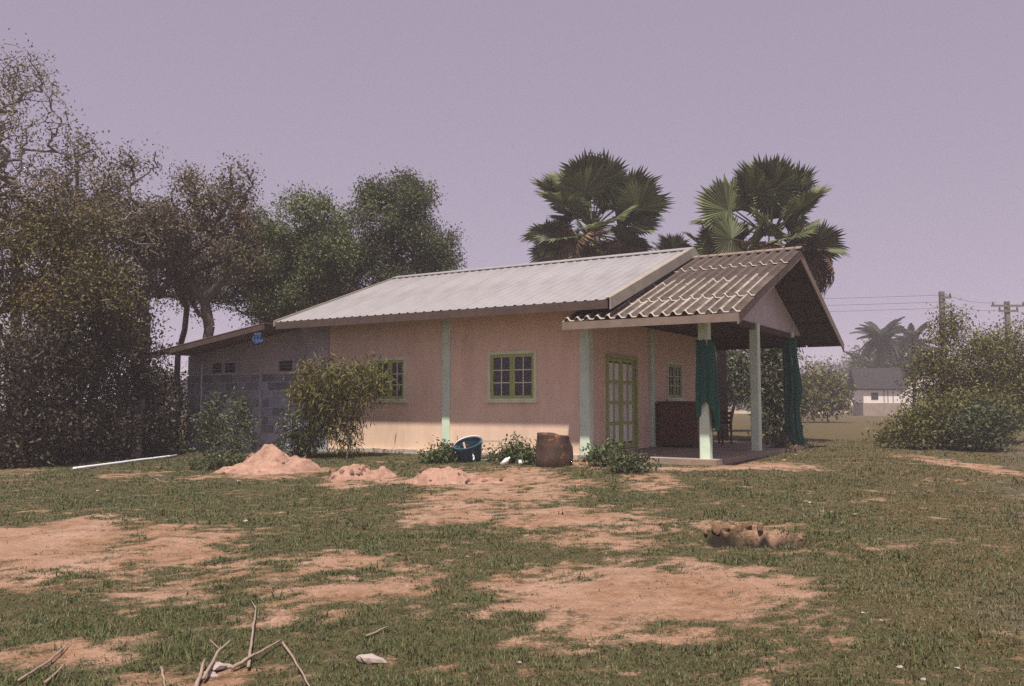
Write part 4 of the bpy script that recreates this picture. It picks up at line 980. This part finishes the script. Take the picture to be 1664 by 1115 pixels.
# ---------------------------------------------------------------- right side: bushes, hut, coconut palms, poles
RG = 'big bushes on the right of the yard'
def rbush(label, px, d, specs, leaf, seed, n_leaf=40, leaf_len=.115, spread=.24):
    b_ = at(px, 700, d); b_[2] = float(gz(b_[0], b_[1])) - .1
    return make_tree('bush', label, b_, px_lobes(specs, d), leaf, 'bark', seed, .09, .009, .5, (0, 0), n_leaf, spread, leaf_len, leaf_len * .45, RG, 'bush', 1, .2, 'stem', 'foliage')
rbush('largest olive bush with ragged top in front of the utility poles', 1575, 31, [(1560, 590, 70, 60, 150), (1620, 600, 60, 65, 140), (1590, 650, 85, 45, 110), (1510, 610, 35, 45, 60), (1545, 530, 30, 25, 30), (1650, 570, 40, 50, 60), (1530, 660, 55, 35, 70), (1640, 660, 60, 40, 70)], 'leaf_bush', 91)
rbush('low spreading bush at the foot of the largest bush', 1490, 27.5, [(1505, 690, 45, 26, 80), (1555, 680, 55, 40, 110), (1460, 706, 30, 11, 30), (1595, 670, 45, 40, 70)], 'leaf_bush', 92, leaf_len=.13, spread=.2)
rbush('light green shrub at the edge of the gravel track', 1610, 26.5, [(1610, 690, 40, 32, 70), (1580, 705, 40, 20, 40)], 'leaf_shrub', 93, leaf_len=.13, spread=.2)
rbush('green bush in the field beyond the netted rear post', 1345, 60, [(1335, 634, 30, 24, 80), (1305, 640, 28, 20, 60), (1330, 654, 50, 9, 50)], 'leaf_bush', 94, leaf_len=.3, spread=.4)
rbush('blue green bush at the picture edge behind the gravel track', 1655, 45, [(1655, 640, 25, 35, 60), (1690, 620, 40, 50, 60)], 'leaf_far', 95, leaf_len=.25, spread=.35)

rbush('dark bush in the field seen between the porch posts', 1190, 42, [(1175, 610, 45, 45, 120), (1225, 600, 40, 50, 100), (1150, 580, 40, 40, 60)], 'leaf_dark', 96, 30, .2, .32)
rbush('dark tangle of growth under the far coconut palms', 1440, 104, [(1425, 585, 38, 28, 80), (1470, 585, 34, 28, 70), (1440, 620, 45, 25, 60)], 'leaf_dark', 97, 30, .42, .6)
# far hut
HD = 92
h0 = at(1437, 655, HD); hut = empty('hut', (h0[0], h0[1], float(gz(h0[0], h0[1]))), -.12); tag(hut, 'small far hut with dark roof and white walls under coconut palms', 'hut')
hb = h0[2] - hut.location.z; mw = HD / 1400
MB().box(-33 * mw, 26 * mw, 0, 4, -.3, hb).build('plinth', 'concrete', hut)
MB().box(-32 * mw, 25 * mw, .05, 3.9, hb + .002, hb + 21 * mw).build('wall', 'white_wall', hut)
MB().box(-20 * mw, -9 * mw, -.0, .045, hb + 6 * mw, hb + 17 * mw).build('window', 'dark_void', hut)
for u_ in (0, 6, 14): MB().box(u_ * mw - .04, u_ * mw + .04, .0, .045, hb + .1, hb + 20.5 * mw).build('post', 'weather_pole', hut)
MB().prism([(-.3, hb + 23 * mw), (2.0, hb + 58 * mw), (4.3, hb + 23 * mw), (4.2, hb + 21.6 * mw), (2.0, hb + 56 * mw), (-.2, hb + 21.6 * mw)], 0, -44 * mw, 36 * mw).build('roof', 'hut_roof', hut)
MB().prism([(.05, hb + 21.2 * mw), (3.9, hb + 21.2 * mw), (2.0, hb + 52 * mw)], 0, -31 * mw, 24 * mw).build('gable', 'hut_roof', hut)
# white building glimpsed behind
wb = at(1492, 600, 120); wbo = empty('white_building', (wb[0], wb[1], 0), .2); tag(wbo, 'white gabled building glimpsed between far palms and bush', 'building')
MB().box(-3, 3.4, 0, 5, 0, wb[2] - .3).build('wall', 'white_wall', wbo); MB().prism([(-3.2, wb[2] - .3), (3.6, wb[2] - .3), (.0, wb[2] + 2.6)], 1, -.3, 5.3).build('roof', 'white_wall', wbo)

def coconut_leaf(seed, L=3.4):
    rng = np.random.default_rng(seed); mb = MB(); pts = [np.array([L * t, 0, .9 * t - 2.1 * t * t]) for t in np.linspace(0, 1, 9)]
    mb.tube(pts, list(np.linspace(.05, .01, 9)), 4)
    for k in range(30):
        t = .12 + .88 * k / 30; p = np.array([L * t, 0, .9 * t - 2.1 * t * t])
        for s in (-1, 1):
            ll = .75 * math.sin(math.pi * min(1, .25 + t * .75)) + .2; d = np.array([.45, s * .8, -.55 - .3 * rng.random()]); d /= np.linalg.norm(d); w = np.array([.12, 0, .02])
            mb.add([p - w, p + w, p + d * ll], [(0, 1, 2)])
    return mb.mesh('frond', 'leaf_coconut')
coco = [coconut_leaf(k) for k in range(2)]
def coconut(label, px, py, d, seed, n=22, s=1.0):
    rng = np.random.default_rng(seed); top = at(px, py, d); base = gpt(top[0], top[1], -.1); root = empty('coconut_palm', tuple(base)); tag(root, label, 'palm tree', 'far coconut palms'); H = top - base
    MB().tube([(0, 0, 0), tuple(H * .5 + [.15, 0, 0]), tuple(H)], [.24, .17, .14], 9).build('trunk', 'palm_trunk', root, True)
    for i in range(n): put('frond', coco[i % 2], root, tuple(H), (rng.normal(0, .2), -rng.uniform(-.9, 1.3), i * 2.4), s * rng.uniform(.75, 1.1))
coconut('taller far coconut palm above the dark roofed hut', 1432, 548, 98, 1, 42, .95)
coconut('shorter far coconut palm beside the taller one', 1482, 556, 102, 2, 34, .85)
coconut('low coconut palm half hidden behind the hut roof', 1455, 592, 106, 3, 34, .95)
coconut('low coconut palm on the open side of the hut', 1405, 592, 110, 4, 30, .85)

# utility poles with wires
def upole(label, px, ytop, d, arm, seed):
    top = at(px, ytop, d); base = gpt(top[0], top[1], -.2); root = empty('utility_pole', tuple(base)); tag(root, label, 'utility pole', 'utility poles behind the bushes'); h = top[2] - base[2]
    MB().prism([(-.16, -.13), (.16, -.13), (.16, .13), (-.16, .13)], 2, 0, h).build('post', 'weather_pole', root)
    for z, hl, ofs in arm:
        MB().box(ofs - hl, ofs + hl, -.2, -.132, h - z - .08, h - z + .08).build('crossarm', 'weather_pole', root)
        for k in (-.9, .0, .9) if hl > .5 else (.7,):
            lathe([(0, .05), (.08, .09), (.12, .05), (.18, .08), (.24, .03)], 8).build('insulator', 'insulator', root, True, (ofs + k * hl, -.166, h - z + .078))
    return top
t1 = upole('single utility pole with side bracket above the olive bush', 1530, 474, 62, [(.45, .32, .3), (1.15, .3, .35)], 1)
t2 = upole('utility pole with wide double crossarm at the picture edge', 1636, 490, 66, [(.35, 1.3, 0), (.75, .75, 0)], 2)
def cable(a, b_, sag, label):
    a = np.asarray(a, float); b_ = np.asarray(b_, float); pts = [(b_ - a) * t - np.array([0, 0, sag * 4 * t * (1 - t)]) for t in np.linspace(0, 1, 20)]
    tag(MB().tube(pts, .012, 4).build('power_cable', 'power_cable', None, True, tuple(a)), label, 'cable', 'overhead cables')
dirw = np.array([-1.0, .06, 0])
for k, (dz, lb) in enumerate(((-.25, 'uppermost overhead cable running from the single utility pole towards the palm'), (-.75, 'middle overhead cable running from the single utility pole'), (-1.2, 'lowest overhead cable running from the single utility pole'))):
    cable(t1 + [.3, -.17, dz], t1 + dirw * 40 + [0, 0, dz + .1], .35, lb)
for k, dz in enumerate((-.1, -.7)): cable(t1 + [.35, -.17, dz - .2], t2 + [-.9, -.17, dz], .2, ('upper', 'lower')[k] + ' short cable between the two utility poles')

# field bank and far tree line
bank = at(1400, 670, 112)
bm_ = MB(); vs = []; nseg = 60
for i in range(nseg + 1):
    x = -20 + 110 * i / nseg
    for j, (dy_, dz_) in enumerate(((0, 0), (.6, .32), (1.4, .38), (2.0, .0))): vs.append((x, 110 + dy_ + .4 * math.sin(x * .2) + .03 * x, .12 + dz_ * (1 + .2 * math.sin(x * 1.3 + j)) - .02))
bm_.add(vs, [(i * 4 + j, (i + 1) * 4 + j, (i + 1) * 4 + j + 1, i * 4 + j + 1) for i in range(nseg) for j in range(3)])
mat('pale_bank', (.25, .21, .15), .95, .2, .5)
tag(bm_.build('field_bank', 'pale_bank', None, True), 'low pale bank crossing the field beyond the house', kind='structure')
rng = np.random.default_rng(4)
fx = [(1175, 150, 22, 'between the first two porch posts'), (1215, 130, 28, 'beside the middle porch post'), (1300, 140, 40, 'just beyond the netted rear post'), (1338, 170, 70, 'under the porch gable corner'),
      (1368, 150, 55, 'right of the porch roof corner'), (1395, 180, 78, 'on the open side of the coconut palms'), (1425, 190, 60, 'behind the dark roofed hut'), (1520, 170, 60, 'behind the single utility pole'),
      (1640, 170, 55, 'behind the utility pole with crossarms'), (300, 110, 30, 'seen under the lean-to roof edge'), (255, 115, 40, 'glimpsed past the end of the block wall')]
for k, (px, d, h, where) in enumerate(fx):
    b_ = gpt(*at(px, 655, d)[:2], -.2)
    make_tree('far_tree', 'pale hazy far tree ' + where, b_, px_lobes([(px, 655 - h * .62, 34, h * .42, 40), (px + rng.uniform(-14, 14), 655 - h * .4, 38, h * .35, 30)], d), 'leaf_far', 'bark', 200 + k, .2, .03, None, (0, 0), 26, .75, .55, .3, 'far tree line', 'tree')

# ---------------------------------------------------------------- hazy air
hz = MB().box(gx[0] - 20, gx[-1] + 20, gy[0] - 20, gy[-1] + 20, -1.5, 24).build('haze', 'dark_void'); hz.data.materials.clear()
hm = bpy.data.materials.new('hazy_air'); hm.use_nodes = True; hn = hm.node_tree.nodes; hn.clear()
pv = hn.new('ShaderNodeVolumePrincipled'); pv.inputs['Color'].default_value = (.95, .88, .97, 1); pv.inputs['Density'].default_value = .0015; pv.inputs['Anisotropy'].default_value = .0
ho = hn.new('ShaderNodeOutputMaterial'); hm.node_tree.links.new(pv.outputs[0], ho.inputs['Volume']); hz.data.materials.append(hm)
tag(hz, 'thin lavender haze over the yard and fields', kind='stuff')
